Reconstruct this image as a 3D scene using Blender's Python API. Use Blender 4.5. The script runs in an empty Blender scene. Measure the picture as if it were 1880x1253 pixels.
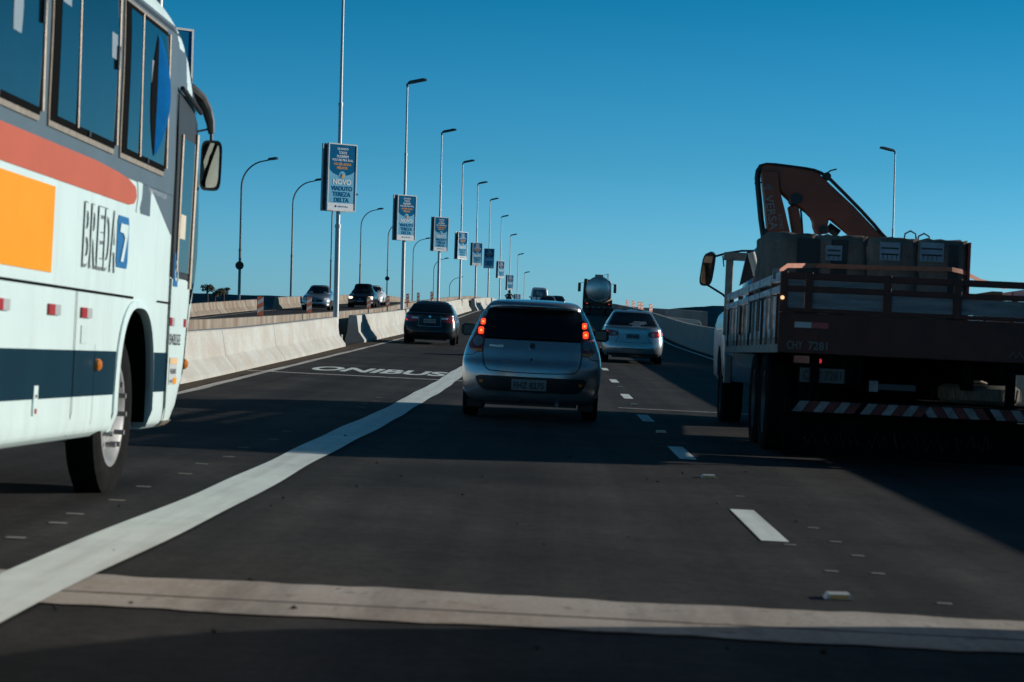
import bpy, math, random
import numpy as np
from mathutils import Vector, Matrix
random.seed(7)
SC = bpy.context.scene
COL = SC.collection
V = Vector
rad = math.radians

# ------------------------------------------------------------------ camera
FPX, ICX, ICY, CAMH = 3917.0, 940.0, 626.5, 1.30
_d = V((70.0, 54.5, FPX)).normalized()            # image direction of the road axis (right, up, forward)
_u = V((0.0244, 1.0, 0.0)); _u = (_u - _d * _u.dot(_d)).normalized()
_x = _u.cross(_d)
if _x.x < 0: _x = -_x
W2C = Matrix((( _x.x, _d.x, _u.x), (_x.y, _d.y, _u.y), (_x.z, _d.z, _u.z)))   # world -> (right, up, forward)
C2W = W2C.transposed()
CAM = V((0, 0, CAMH))
cam_right, cam_up, cam_fwd = C2W @ V((1,0,0)), C2W @ V((0,1,0)), C2W @ V((0,0,1))
cd = bpy.data.cameras.new('camera'); cam = bpy.data.objects.new('camera', cd); COL.objects.link(cam)
cd.sensor_width = 36.0; cd.lens = FPX / 1880.0 * 36.0; cd.clip_start = 0.1; cd.clip_end = 12000
cam.matrix_world = Matrix(((cam_right.x, cam_up.x, -cam_fwd.x, 0), (cam_right.y, cam_up.y, -cam_fwd.y, 0),
                           (cam_right.z, cam_up.z, -cam_fwd.z, CAMH), (0,0,0,1)))
cd.dof.use_dof = True; cd.dof.focus_distance = 55.0; cd.dof.aperture_fstop = 5.6
SC.camera = cam

# ------------------------------------------------------------------ sky, sun, exposure
SUN_AZ, SUN_EL = 70.0, 13.0                       # degrees right of straight ahead, above the horizon
w = bpy.data.worlds.new('World'); SC.world = w; w.use_nodes = True
nt = w.node_tree; nt.nodes.clear()
sky = nt.nodes.new('ShaderNodeTexSky'); sky.sky_type = 'NISHITA'; sky.sun_disc = False
sky.sun_elevation = rad(SUN_EL); sky.sun_rotation = rad(SUN_AZ)
sky.altitude = 700; sky.air_density = 1.0; sky.dust_density = 0.3; sky.ozone_density = 4.0
gm = nt.nodes.new('ShaderNodeGamma'); gm.inputs['Gamma'].default_value = 1.0
tint = nt.nodes.new('ShaderNodeMix'); tint.data_type = 'RGBA'; tint.blend_type = 'MULTIPLY'
tint.inputs['Factor'].default_value = 1.0
wc = nt.nodes.new('ShaderNodeTexCoord'); wsep = nt.nodes.new('ShaderNodeSeparateXYZ'); wr = nt.nodes.new('ShaderNodeValToRGB')
for _k in range(3): wr.color_ramp.elements.new(0.5)
for _e, (_p, _c) in zip(wr.color_ramp.elements, ((0.0, (.64, 1.42, 2.40)), (.07, (.28, 1.0, 1.42)), (.145, (.06, .80, 1.04)), (.35, (.15, .58, .60)), (1.0, (.25, .48, .48)))):
    _e.position = _p; _e.color = (*_c, 1)
nt.links.new(wc.outputs['Generated'], wsep.inputs[0]); nt.links.new(wsep.outputs['Z'], wr.inputs['Fac']); nt.links.new(wr.outputs[0], tint.inputs['B'])
bg = nt.nodes.new('ShaderNodeBackground'); bg.inputs['Strength'].default_value = 0.085
wo = nt.nodes.new('ShaderNodeOutputWorld')
nt.links.new(sky.outputs[0], gm.inputs['Color']); nt.links.new(gm.outputs[0], tint.inputs['A'])
nt.links.new(tint.outputs['Result'], bg.inputs['Color']); nt.links.new(bg.outputs[0], wo.inputs['Surface'])
sd = bpy.data.lights.new('sun', 'SUN'); sd.energy = 4.3; sd.angle = rad(0.53); sd.color = (1.0, 0.945, 0.85)
sun = bpy.data.objects.new('sun', sd); COL.objects.link(sun)
_sv = V((math.sin(rad(SUN_AZ))*math.cos(rad(SUN_EL)), math.cos(rad(SUN_AZ))*math.cos(rad(SUN_EL)), math.sin(rad(SUN_EL))))
sun.rotation_euler = _sv.to_track_quat('Z', 'Y').to_euler()
vs = SC.view_settings
SC.display_settings.display_device = 'sRGB'
vs.view_transform = 'Standard'; vs.look = 'None'; vs.exposure = 0.0; vs.gamma = 1.0; vs.use_curve_mapping = False

# ------------------------------------------------------------------ road geometry
PY = [-40,0,12,20,30,45,60,75,94,124,155,186,216,247,278,309,339,380,450]
PZ = [.5,.21,.12,.05,-.02,-.04,-.02,.02,.11,.52,.90,1.20,1.40,1.05,0.0,-1.7,-3.7,-7.0,-13.5]
def zp(Y):
    i = min(max(int(np.searchsorted(PY, Y)) - 1, 0), len(PY) - 2)
    def t(k):
        if k <= 0: return (PZ[1]-PZ[0])/(PY[1]-PY[0])
        if k >= len(PY)-1: return (PZ[-1]-PZ[-2])/(PY[-1]-PY[-2])
        return (PZ[k+1]-PZ[k-1])/(PY[k+1]-PY[k-1])
    h = PY[i+1]-PY[i]; s = (Y-PY[i])/h
    return PZ[i]*(2*s**3-3*s*s+1)+PZ[i+1]*(3*s*s-2*s**3)+h*(t(i)*(s**3-2*s*s+s)+t(i+1)*(s**3-s*s))
def bend(Y):                                       # the carriageway swings gently right beyond the crest
    return 0.0 if Y < 195 else 2.45*((Y-195)/150.0)**1.25
def rz(X, Y): return zp(Y) - 0.025*(X - bend(Y))
def rp(X, Y, dz=0.0): return V((X + bend(Y), Y, zp(Y) - 0.025*X + dz))
def lerp_pts(P, t):
    if t <= P[0][0]: return P[0][1]
    for (a, b), (c, d) in zip(P, P[1:]):
        if t <= c: return b + (d-b)*(t-a)/(c-a)
    return P[-1][1]
LEFT_EDGE = [(-20,-4.6),(10,-4.7),(28,-4.84),(36,-5.05),(50,-5.24),(75,-5.43),(97,-5.62),(160,-5.7),(450,-5.7)]
LEFT_BASE = [(-20,-5.1),(10,-5.18),(31,-5.33),(44,-5.62),(61,-5.92),(75,-6.0),(97,-6.12),(160,-6.2),(450,-6.2)]
RIGHT_BASE = 5.78

# ------------------------------------------------------------------ materials
MATS = {}
def mat(name, col, rough=0.5, metal=0.0, var=0.08, scale=6.0, bump=0.0, coat=0.0, emit=0.0, ecol=None, spec=0.5, stretch=(1,1,1), col2=None, thr=None, bscale=None):
    if name in MATS: return MATS[name]
    m = bpy.data.materials.new(name); m.use_nodes = True; n = m.node_tree.nodes; L = m.node_tree.links
    b = n['Principled BSDF']
    b.inputs['Roughness'].default_value = rough; b.inputs['Metallic'].default_value = metal
    b.inputs['Specular IOR Level'].default_value = spec
    if coat: b.inputs['Coat Weight'].default_value = coat; b.inputs['Coat Roughness'].default_value = 0.05
    tc = n.new('ShaderNodeTexCoord'); mp = n.new('ShaderNodeMapping'); mp.inputs['Scale'].default_value = stretch
    L.new(tc.outputs['Object'], mp.inputs['Vector'])
    nz = n.new('ShaderNodeTexNoise'); nz.inputs['Scale'].default_value = scale; nz.inputs['Detail'].default_value = 6; nz.inputs['Roughness'].default_value = 0.6
    L.new(mp.outputs[0], nz.inputs['Vector'])
    rp_ = n.new('ShaderNodeValToRGB')
    c2 = col2 or tuple(min(1, c*(1+var)) for c in col)
    c1 = col if col2 else tuple(c*(1-var) for c in col)
    lo, hi = thr or (0.32, 0.68)
    rp_.color_ramp.elements[0].position = lo; rp_.color_ramp.elements[1].position = hi
    rp_.color_ramp.elements[0].color = (*c1, 1); rp_.color_ramp.elements[1].color = (*c2, 1)
    L.new(nz.outputs['Fac'], rp_.inputs['Fac']); L.new(rp_.outputs[0], b.inputs['Base Color'])
    if bump:
        bn = n.new('ShaderNodeBump'); bn.inputs['Strength'].default_value = bump; bn.inputs['Distance'].default_value = 0.02
        n2 = n.new('ShaderNodeTexNoise'); n2.inputs['Scale'].default_value = bscale or scale*6; n2.inputs['Detail'].default_value = 4
        L.new(tc.outputs['Object'], n2.inputs['Vector']); L.new(n2.outputs['Fac'], bn.inputs['Height']); L.new(bn.outputs[0], b.inputs['Normal'])
    if emit:
        b.inputs['Emission Color'].default_value = (*(ecol or col), 1); b.inputs['Emission Strength'].default_value = emit
    MATS[name] = m
    return m
def node_mat(name):
    m = bpy.data.materials.new(name); m.use_nodes = True; MATS[name] = m
    return m, m.node_tree.nodes, m.node_tree.links, m.node_tree.nodes['Principled BSDF']
def noise(n, L, src, scale, detail=5, rough=0.6, mapping=None):
    if mapping:
        mp = n.new('ShaderNodeMapping'); mp.inputs['Scale'].default_value = mapping; L.new(src, mp.inputs['Vector']); src = mp.outputs[0]
    z = n.new('ShaderNodeTexNoise'); z.inputs['Scale'].default_value = scale; z.inputs['Detail'].default_value = detail; z.inputs['Roughness'].default_value = rough
    L.new(src, z.inputs['Vector']); return z.outputs['Fac']
def ramp(n, L, fac, stops):
    r = n.new('ShaderNodeValToRGB'); e = r.color_ramp.elements
    while len(e) < len(stops): e.new(0.5)
    for k, (p, c) in enumerate(stops): e[k].position = p; e[k].color = (*c, 1) if len(c) == 3 else c
    L.new(fac, r.inputs['Fac']); return r.outputs[0]
def mix(n, L, fac, a, b, mode='MIX'):
    x = n.new('ShaderNodeMix'); x.data_type = 'RGBA'; x.blend_type = mode
    if isinstance(fac, (int, float)): x.inputs['Factor'].default_value = fac
    else: L.new(fac, x.inputs['Factor'])
    for s, v in (('A', a), ('B', b)):
        if isinstance(v, tuple): x.inputs[s].default_value = (*v, 1)
        else: L.new(v, x.inputs[s])
    return x.outputs['Result']
G = lambda v: (v, v, v)
def asphalt_mat():
    m, n, L, b = node_mat('asphalt')
    o = n.new('ShaderNodeTexCoord').outputs['Object']
    grain = noise(n, L, o, 90, 3, 0.7)
    patch = noise(n, L, o, 0.55, 6, 0.62)
    streak = noise(n, L, o, 1.0, 5, 0.6, (2.6, 0.05, 1))
    c = ramp(n, L, patch, [(0.34, (0.025, 0.0235, 0.0225)), (0.66, (0.058, 0.053, 0.048))])
    s = ramp(n, L, streak, [(0.3, G(0.62)), (0.7, G(1.25))])
    c = mix(n, L, 1.0, c, s, 'MULTIPLY')
    g = ramp(n, L, grain, [(0.35, G(0.6)), (0.7, G(1.35))])
    c = mix(n, L, 0.9, c, g, 'MULTIPLY')
    mid = noise(n, L, o, 11, 4, 0.7)
    c = mix(n, L, 0.8, c, ramp(n, L, mid, [(0.3, G(0.62)), (0.72, G(1.42))]), 'MULTIPLY')
    sx = n.new('ShaderNodeSeparateXYZ'); L.new(o, sx.inputs[0])
    mr = n.new('ShaderNodeMapRange'); mr.inputs['From Min'].default_value = -6; mr.inputs['From Max'].default_value = 6; L.new(sx.outputs['X'], mr.inputs['Value'])
    P = [(-6, .95)]
    for cx in (-3.4, -.3, 2.95): P += [(cx-1.35, .92), (cx-.95, 1.16), (cx-.62, 1.16), (cx-.25, .86), (cx+.25, .86), (cx+.62, 1.16), (cx+.95, 1.16)]
    P += [(4.6, .92), (6, .8)]
    c = mix(n, L, 0.85, c, ramp(n, L, mr.outputs[0], [((x+6)/12, G(v)) for x, v in P]), 'MULTIPLY')
    blot = noise(n, L, o, 0.9, 3, 0.5, (1.0, 0.35, 1))
    c = mix(n, L, ramp(n, L, blot, [(0.60, G(0)), (0.70, G(0.55))]), c, (0.014, 0.013, 0.013))
    L.new(c, b.inputs['Base Color']); b.inputs['Roughness'].default_value = 0.85; b.inputs['Specular IOR Level'].default_value = 0.15
    bn = n.new('ShaderNodeBump'); bn.inputs['Strength'].default_value = 0.35; bn.inputs['Distance'].default_value = 0.012
    L.new(grain, bn.inputs['Height']); L.new(bn.outputs[0], b.inputs['Normal'])
    return m
def concrete_mat(name, base, stain, amount, streaky):
    m, n, L, b = node_mat(name)
    o = n.new('ShaderNodeTexCoord').outputs['Object']
    big = noise(n, L, o, 0.9, 6, 0.65)
    fine = noise(n, L, o, 26, 4, 0.6)
    st = noise(n, L, o, 1.0, 5, 0.65, (1.7, 1.7, 0.40) if streaky else (0.8, 0.8, 2.0))
    c = ramp(n, L, big, [(0.3, tuple(v*0.80 for v in base)), (0.7, base)])
    c = mix(n, L, ramp(n, L, st, [(0.5-amount*0.22, G(0)), (0.62, G(min(1, amount)))]), c, stain)
    f = ramp(n, L, fine, [(0.3, G(0.85)), (0.7, G(1.08))])
    c = mix(n, L, 1.0, c, f, 'MULTIPLY')
    L.new(c, b.inputs['Base Color']); b.inputs['Roughness'].default_value = 0.9; b.inputs['Specular IOR Level'].default_value = 0.25
    bn = n.new('ShaderNodeBump'); bn.inputs['Strength'].default_value = 0.25; bn.inputs['Distance'].default_value = 0.02
    L.new(fine, bn.inputs['Height']); L.new(bn.outputs[0], b.inputs['Normal'])
    return m
def joint_mat():
    m, n, L, b = node_mat('joint_concrete')
    o = n.new('ShaderNodeTexCoord').outputs['Object']
    big = noise(n, L, o, 1.1, 6, 0.65); tr = noise(n, L, o, 1.0, 5, 0.65, (2.2, 0.25, 1)); fine = noise(n, L, o, 45, 4, 0.7); edge = noise(n, L, o, 7, 5, 0.7)
    c = ramp(n, L, big, [(0.3, (0.40, 0.33, 0.27)), (0.7, (0.54, 0.51, 0.46))])
    c = mix(n, L, ramp(n, L, tr, [(0.46, G(0)), (0.72, G(0.62))]), c, (0.10, 0.085, 0.075))
    c = mix(n, L, ramp(n, L, edge, [(0.60, G(0)), (0.68, G(0.7))]), c, (0.12, 0.10, 0.085))
    c = mix(n, L, 1.0, c, ramp(n, L, fine, [(0.3, G(0.8)), (0.7, G(1.12))]), 'MULTIPLY')
    L.new(c, b.inputs['Base Color']); b.inputs['Roughness'].default_value = 0.9; b.inputs['Specular IOR Level'].default_value = 0.2
    return m
def paint_line_mat(name, base, wear):
    m, n, L, b = node_mat(name)
    o = n.new('ShaderNodeTexCoord').outputs['Object']
    d = noise(n, L, o, 2.2, 7, 0.7); f = noise(n, L, o, 38, 4, 0.7); tr = noise(n, L, o, 1.0, 4, 0.6, (9, 0.5, 1))
    c = ramp(n, L, d, [(0.35, tuple(v*0.86 for v in base)), (0.65, base)])
    c = mix(n, L, ramp(n, L, tr, [(0.45, G(0)), (0.75, G(wear))]), c, (0.25, 0.20, 0.16))
    c = mix(n, L, ramp(n, L, f, [(0.62, G(0)), (0.72, G(wear*0.9))]), c, (0.06, 0.056, 0.052))
    L.new(c, b.inputs['Base Color']); b.inputs['Roughness'].default_value = 0.75; b.inputs['Specular IOR Level'].default_value = 0.3
    return m
def grimy_paint(name, base, grime):
    m, n, L, b = node_mat(name)
    o = n.new('ShaderNodeTexCoord').outputs['Object']
    big = noise(n, L, o, 1.3, 6, 0.65); run = noise(n, L, o, 1.0, 5, 0.65, (7, 7, 0.5)); fine = noise(n, L, o, 30, 4, 0.7)
    c = ramp(n, L, big, [(0.3, tuple(v*0.90 for v in base)), (0.7, base)])
    c = mix(n, L, ramp(n, L, run, [(0.50, G(0)), (0.80, G(0.45))]), c, grime)
    c = mix(n, L, ramp(n, L, fine, [(0.62, G(0)), (0.78, G(0.35))]), c, grime)
    L.new(c, b.inputs['Base Color']); b.inputs['Roughness'].default_value = 0.38; b.inputs['Specular IOR Level'].default_value = 0.35
    bn = n.new('ShaderNodeBump'); bn.inputs['Strength'].default_value = 0.12; bn.inputs['Distance'].default_value = 0.05
    L.new(big, bn.inputs['Height']); L.new(bn.outputs[0], b.inputs['Normal'])
    return m
M = dict(
    asphalt=asphalt_mat(),
    concrete=concrete_mat('barrier_concrete', (0.58, 0.58, 0.54), (0.42, 0.35, 0.28), 0.5, False),
    stained=concrete_mat('stained_concrete', (0.42, 0.38, 0.32), (0.19, 0.12, 0.075), 0.8, True),
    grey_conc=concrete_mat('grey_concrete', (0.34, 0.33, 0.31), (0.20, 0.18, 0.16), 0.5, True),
    pale_conc=concrete_mat('pale_concrete', (0.62, 0.60, 0.55), (0.4, 0.36, 0.3), 0.3, False),
    line=paint_line_mat('line_paint', (0.86, 0.92, 0.86), 0.28),
    line_worn=paint_line_mat('worn_line_paint', (0.64, 0.61, 0.56), 0.7),
    dirt=mat('verge_dirt', (0.10, 0.075, 0.055), 0.95, var=0.45, scale=9, bump=0.4, spec=0.1),
    joint=joint_mat(),
    joint_gap=mat('joint_gap', (0.06, 0.05, 0.045), 0.9),
    galv=mat('galvanised_steel', (0.50, 0.51, 0.51), 0.55, 0.3, 0.08, 12),
    dark_steel=mat('weathered_steel', (0.20, 0.20, 0.20), 0.5, 0.5, 0.15, 8),
    lamp_grey=mat('lamp_housing', (0.10, 0.105, 0.11), 0.5, 0.2),
    lamp_glass=mat('lamp_glass', (0.5, 0.5, 0.48), 0.25),
    tyre=mat('tyre_rubber', (0.011, 0.011, 0.011), 0.9, var=0.3, scale=14, bump=0.2, spec=0.08),
    rim=mat('wheel_steel', (0.30, 0.30, 0.30), 0.5, 0.6, 0.15, 10),
    rim_dark=mat('wheel_dark', (0.06, 0.06, 0.06), 0.5, 0.4),
    black=mat('black_plastic', (0.014, 0.014, 0.015), 0.45, var=0.2),
    rubber=mat('seal_rubber', (0.005, 0.005, 0.005), 0.9, spec=.04),
    glass=mat('tinted_glass', (0.006, 0.008, 0.010), 0.06, var=0.2, coat=0.0, spec=0.35),
    glass_pale=mat('bus_glass', (0.004, 0.010, 0.014), 0.04, var=0.2, spec=0.55),
    silver=mat('silver_paint', (0.40, 0.42, 0.43), 0.27, 0.72, 0.04, 3, coat=0.9),
    silver2=mat('pale_silver_paint', (0.38, 0.41, 0.42), 0.26, 0.65, 0.04, 3, coat=0.9),
    black_paint=mat('black_paint', (0.007, 0.0075, 0.009), 0.3, 0.0, 0.1, 3, coat=0.45, spec=.3),
    white_paint=mat('white_car_paint', (0.72, 0.73, 0.74), 0.35, 0.1, 0.04, 3, coat=0.6),
    chrome=mat('chrome', (0.7, 0.7, 0.7), 0.15, 1.0, 0.05),
    red_lens=mat('red_lens', (0.22, 0.012, 0.008), 0.15, coat=0.5),
    red_lit=mat('lit_brake_lamp', (0.6, 0.02, 0.01), 0.2, emit=1.7, ecol=(1.0, 0.055, 0.012)),
    red_core=mat('lit_brake_core', (0.9, 0.2, 0.08), 0.2, emit=3.2, ecol=(1.0, 0.17, 0.04)),
    red_dim=mat('lit_tail_lamp', (0.5, 0.03, 0.01), 0.2, emit=0.5, ecol=(1.0, 0.06, 0.02)),
    amber=mat('amber_lens', (0.75, 0.20, 0.02), 0.2, coat=0.5),
    clear_lens=mat('clear_lens', (0.16, 0.17, 0.18), 0.1, coat=0.6),
    headlamp=mat('headlamp_lens', (0.6, 0.62, 0.64), 0.08, coat=0.8),
    head_lit=mat('lit_headlamp', (0.9, 0.9, 0.85), 0.2, emit=1.6, ecol=(1.0, 0.85, 0.6)),
    plate=mat('plate_grey', (0.26, 0.28, 0.28), 0.5),
    ink=mat('dark_ink', (0.03, 0.03, 0.035), 0.6),
)

# ------------------------------------------------------------------ mesh helpers
def link(name, me, m=None, parent=None):
    o = bpy.data.objects.new(name, me); COL.objects.link(o)
    if m is not None and me is not None and not me.materials: me.materials.append(m if not isinstance(m, str) else M[m])
    if parent is not None: o.parent = parent
    return o
def tag(o, label, cat, group=None, kind=None):
    if label: o['label'] = label
    if cat: o['category'] = cat
    if group: o['group'] = group
    if kind: o['kind'] = kind
    return o
def struct(o): o['kind'] = 'structure'; return o
def thing(name, label, cat, loc=(0,0,0), rot=None, group=None):
    o = bpy.data.objects.new(name, None); COL.objects.link(o); o.empty_display_size = 0.2
    o.location = loc
    if rot is not None: o.matrix_world = Matrix.Translation(V(loc)) @ rot.to_4x4()
    return tag(o, label, cat, group)
class MB:
    def __init__(s): s.v = []; s.f = []
    def add(s, vs_, fs):
        k = len(s.v); s.v += [tuple(p) for p in vs_]; s.f += [tuple(i+k for i in f) for f in fs]; return s
    def box(s, a, b, rot=None, org=None):
        x0, y0, z0 = a; x1, y1, z1 = b
        P = [V(p) for p in ((x0,y0,z0),(x1,y0,z0),(x1,y1,z0),(x0,y1,z0),(x0,y0,z1),(x1,y0,z1),(x1,y1,z1),(x0,y1,z1))]
        if rot is not None:
            c = V(org) if org is not None else sum(P, V())/8
            P = [c + rot @ (p-c) for p in P]
        return s.add(P, [(0,3,2,1),(4,5,6,7),(0,1,5,4),(1,2,6,5),(2,3,7,6),(3,0,4,7)])
    def prism(s, poly, y0, y1, fn=None):            # poly in (a, b); fn(a, b, t) -> point
        fn = fn or (lambda a, b, t: (a, t, b)); n = len(poly)
        P = [fn(a, b, y0) for a, b in poly] + [fn(a, b, y1) for a, b in poly]
        return s.add(P, [tuple(range(n)), tuple(range(2*n-1, n-1, -1))] + [(i, i+n, (i+1) % n + n, (i+1) % n) for i in range(n)])
    def tube(s, pts, r, n=10, caps=True):
        pts = [V(p) for p in pts]; rs = r if isinstance(r, (list, tuple)) else [r]*len(pts)
        rings = []; up = None
        for i, p in enumerate(pts):
            d = (pts[min(i+1, len(pts)-1)] - pts[max(i-1, 0)]).normalized()
            if up is None: up = V((0,0,1)) if abs(d.z) < 0.9 else V((0,1,0))
            a = d.cross(up).normalized(); b_ = a.cross(d).normalized(); up = b_
            rings.append([p + (a*math.cos(t)+b_*math.sin(t))*rs[i] for t in [2*math.pi*k/n for k in range(n)]])
        vs_ = [q for R_ in rings for q in R_]; fs = []
        for i in range(len(pts)-1):
            for k in range(n): fs.append((i*n+k, i*n+(k+1) % n, (i+1)*n+(k+1) % n, (i+1)*n+k))
        if caps: fs += [tuple(range(n-1, -1, -1)), tuple(range((len(pts)-1)*n, len(pts)*n))]
        return s.add(vs_, fs)
    def lathe(s, prof, c, axis='x', n=28, closed=True):   # prof: (along, radius)
        vs_ = []; c = V(c)
        for a, r in prof:
            for k in range(n):
                t = 2*math.pi*k/n; q = (a, r*math.cos(t), r*math.sin(t))
                if axis == 'y': q = (r*math.cos(t), a, r*math.sin(t))
                if axis == 'z': q = (r*math.cos(t), r*math.sin(t), a)
                vs_.append(c + V(q))
        fs = []; m_ = len(prof)
        for i in range(m_ if closed else m_-1):
            j = (i+1) % m_
            for k in range(n): fs.append((i*n+k, j*n+k, j*n+(k+1) % n, i*n+(k+1) % n))
        return s.add(vs_, fs)
    def disc(s, c, r, axis='x', n=24, t=0.02):
        return s.lathe([(0, 0.001), (0, r), (t, r), (t, 0.001)], c, axis, n)
    def grid(s, rows):                               # rows: list of lists of points
        n = len(rows[0]); vs_ = [p for r in rows for p in r]
        return s.add(vs_, [(i*n+j, i*n+j+1, (i+1)*n+j+1, (i+1)*n+j) for i in range(len(rows)-1) for j in range(n-1)])
    def mesh(s, name, smooth=30):
        me = bpy.data.meshes.new(name); me.from_pydata(s.v, [], s.f); me.validate(); me.update()
        import bmesh
        bm = bmesh.new(); bm.from_mesh(me); bmesh.ops.recalc_face_normals(bm, faces=bm.faces); bm.to_mesh(me); bm.free()
        if smooth:
            for p in me.polygons: p.use_smooth = True
            me.set_sharp_from_angle(angle=rad(smooth))
        return me
    def build(s, name, m, parent=None, smooth=30, bevel=0.0):
        o = link(name, s.mesh(name, smooth), m, parent)
        if bevel:
            b = o.modifiers.new('bevel', 'BEVEL'); b.width = bevel; b.segments = 2; b.limit_method = 'ANGLE'; b.angle_limit = rad(40)
        return o
def bx(name, a, b, m, parent=None, bevel=0.0): return MB().box(a, b).build(name, m, parent, bevel=bevel)
def tree_copy(o, parent=None):
    c = o.copy(); COL.objects.link(c)
    c.parent = parent
    for ch in list(o.children): tree_copy(ch, c)
    return c
_tcache = {}
def text_geo(s, bold):
    if (s, bold) not in _tcache:
        cu = bpy.data.curves.new('lettering', 'FONT'); cu.body = s; cu.offset = bold; cu.resolution_u = 4
        o = bpy.data.objects.new('lettering', cu); COL.objects.link(o)
        dg = bpy.context.evaluated_depsgraph_get(); me = bpy.data.meshes.new_from_object(o.evaluated_get(dg))
        P = [tuple(v.co) for v in me.vertices]; Fc = [tuple(p.vertices) for p in me.polygons]
        bpy.data.objects.remove(o); bpy.data.curves.remove(cu); bpy.data.meshes.remove(me)
        _tcache[(s, bold)] = (P, Fc)
    return _tcache[(s, bold)]
def text(name, s, m, parent, org, ux, uz, w_, h_, depth=0.003, bold=0.012, fn=None, shear=0.0, ref=None):
    P, Fc = text_geo(s, bold); P0 = P
    if ref is not None: P = text_geo(s, ref)[0]
    x0 = min(p[0] for p in P); x1 = max(p[0] for p in P); y0 = min(p[1] for p in P); y1 = max(p[1] for p in P)
    P = P0; org, ux, uz = V(org), V(ux), V(uz); nn = ux.cross(uz).normalized()
    def mp(p, e):
        a = (p[0]-x0)/(x1-x0)*w_ + shear*(p[1]-y0)/(y1-y0); b_ = (p[1]-y0)/(y1-y0)*h_
        if fn: return fn(a, b_, e)
        return org + ux*a + uz*b_ + nn*(depth if e else 0.0)
    me = bpy.data.meshes.new(name)
    me.from_pydata([tuple(mp(p, 1)) for p in P], [], Fc); me.validate(); me.update()
    return link(name, me, m, parent)

# ------------------------------------------------------------------ lofted vehicle bodies
class Body:
    KEYS = ('w', 'r', 'f', 'DR', 'pR', 'DF', 'pF')
    def __init__(s, levels, xc=0.0, sub=4):
        s.xc = xc; A = np.array([[l[0]]+list(l[1:]) for l in levels], float); out = []
        n = len(A)
        for i in range(n-1):
            for k in range(sub):
                t = k/sub
                p0, p1, p2, p3 = A[max(i-1, 0)], A[i], A[i+1], A[min(i+2, n-1)]
                m1 = np.where((p2-p1)*(p1-p0) > 0, np.sign(p2-p1)*np.minimum(np.abs(p2-p0)/2, 2*np.minimum(np.abs(p2-p1), np.abs(p1-p0))), 0)
                m2 = np.where((p3-p2)*(p2-p1) > 0, np.sign(p2-p1)*np.minimum(np.abs(p3-p1)/2, 2*np.minimum(np.abs(p2-p1), np.abs(p3-p2))), 0)
                if i == 0: m1 = p2-p1
                if i == n-2: m2 = p2-p1
                row = p1*(2*t**3-3*t*t+1)+p2*(3*t*t-2*t**3)+m1*(t**3-2*t*t+t)+m2*(t**3-t*t)
                row[0] = p1[0]+(p2[0]-p1[0])*t
                out.append(row)
        out.append(A[-1]); s.A = np.array(out)
    def at(s, z):
        return [float(np.interp(z, s.A[:, 0], s.A[:, k])) for k in range(1, 8)]
    def rear_y(s, x, z):
        w_, r, f, DR, pR, DF, pF = s.at(z); a = min(abs(x-s.xc)/w_, 1.0)
        return r + DR*(1-(1-a**pR)**(1/pR))
    def front_y(s, x, z):
        w_, r, f, DR, pR, DF, pF = s.at(z); a = min(abs(x-s.xc)/w_, 1.0)
        return f - DF*(1-(1-a**pF)**(1/pF))
    def side_x(s, y, z, sg=1):
        w_, r, f, DR, pR, DF, pF = s.at(z); k = 1.0
        if y < r+DR: b = min(max((r+DR-y)/DR, 0), 1); k = (1-b**pR)**(1/pR)
        elif y > f-DF: b = min(max((y-f+DF)/DF, 0), 1); k = (1-b**pF)**(1/pF)
        return s.xc + sg*w_*k
    def mesh(s, name, nq=12, cuts=()):
        rows = []
        for L_ in s.A:
            z, w_, r, f, DR, pR, DF, pF = L_
            half = []
            for k in range(nq+1):                    # rear centre -> right side
                t = math.pi/2*k/nq; sx = math.sin(t)**(2/pR); cy = math.cos(t)**(2/pR) if k < nq else 0.0
                half.append((w_*sx, r + DR*(1-cy)))
            for k in range(1, 6): half.append((w_, (r+DR) + (f-DF-r-DR)*k/6))
            for k in range(nq, -1, -1):
                t = math.pi/2*k/nq; sx = math.sin(t)**(2/pF); cy = math.cos(t)**(2/pF) if k < nq else 0.0
                half.append((w_*sx, f - DF*(1-cy)))
            loop = half + [(-x, y) for x, y in half[-2:0:-1]]
            rows.append([(s.xc+x, y, z) for x, y in loop])
        b = MB(); n = len(rows[0]); b.v = [p for r_ in rows for p in r_]
        for i in range(len(rows)-1):
            for j in range(n): b.f.append((i*n+j, i*n+(j+1) % n, (i+1)*n+(j+1) % n, (i+1)*n+j))
        for base in (0, (len(rows)-1)*n):
            c = len(b.v); P = b.v[base:base+n]
            b.v.append((s.xc, sum(p[1] for p in P)/n, P[0][2]))
            for j in range(n): b.f.append((base+j, base+(j+1) % n, c))
        me = b.mesh(name, 42)
        if cuts:
            o = bpy.data.objects.new(name, me); COL.objects.link(o); cs = []
            for cm in cuts:
                c = bpy.data.objects.new('cut', cm); COL.objects.link(c); cs.append(c)
                md = o.modifiers.new('b', 'BOOLEAN'); md.operation = 'DIFFERENCE'; md.object = c; md.solver = 'EXACT'
            dg = bpy.context.evaluated_depsgraph_get(); dg.update()
            me2 = bpy.data.meshes.new_from_object(o.evaluated_get(dg))
            bpy.data.objects.remove(o)
            for c in cs: bpy.data.objects.remove(c)
            me2.name = name; me = me2
            for p in me.polygons: p.use_smooth = True
            me.set_sharp_from_angle(angle=rad(42))
        return me
def _rows(rows, n):
    zs = [r[0] for r in rows]; out = []
    for k in range(n+1):
        z = zs[0] + (zs[-1]-zs[0])*k/n
        zz = [zs[i]*(1 if zs[-1] > zs[0] else -1) for i in range(len(zs))]; q = z*(1 if zs[-1] > zs[0] else -1)
        out.append((z, float(np.interp(q, zz, [r[1] for r in rows])), float(np.interp(q, zz, [r[2] for r in rows]))))
    return out
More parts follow.
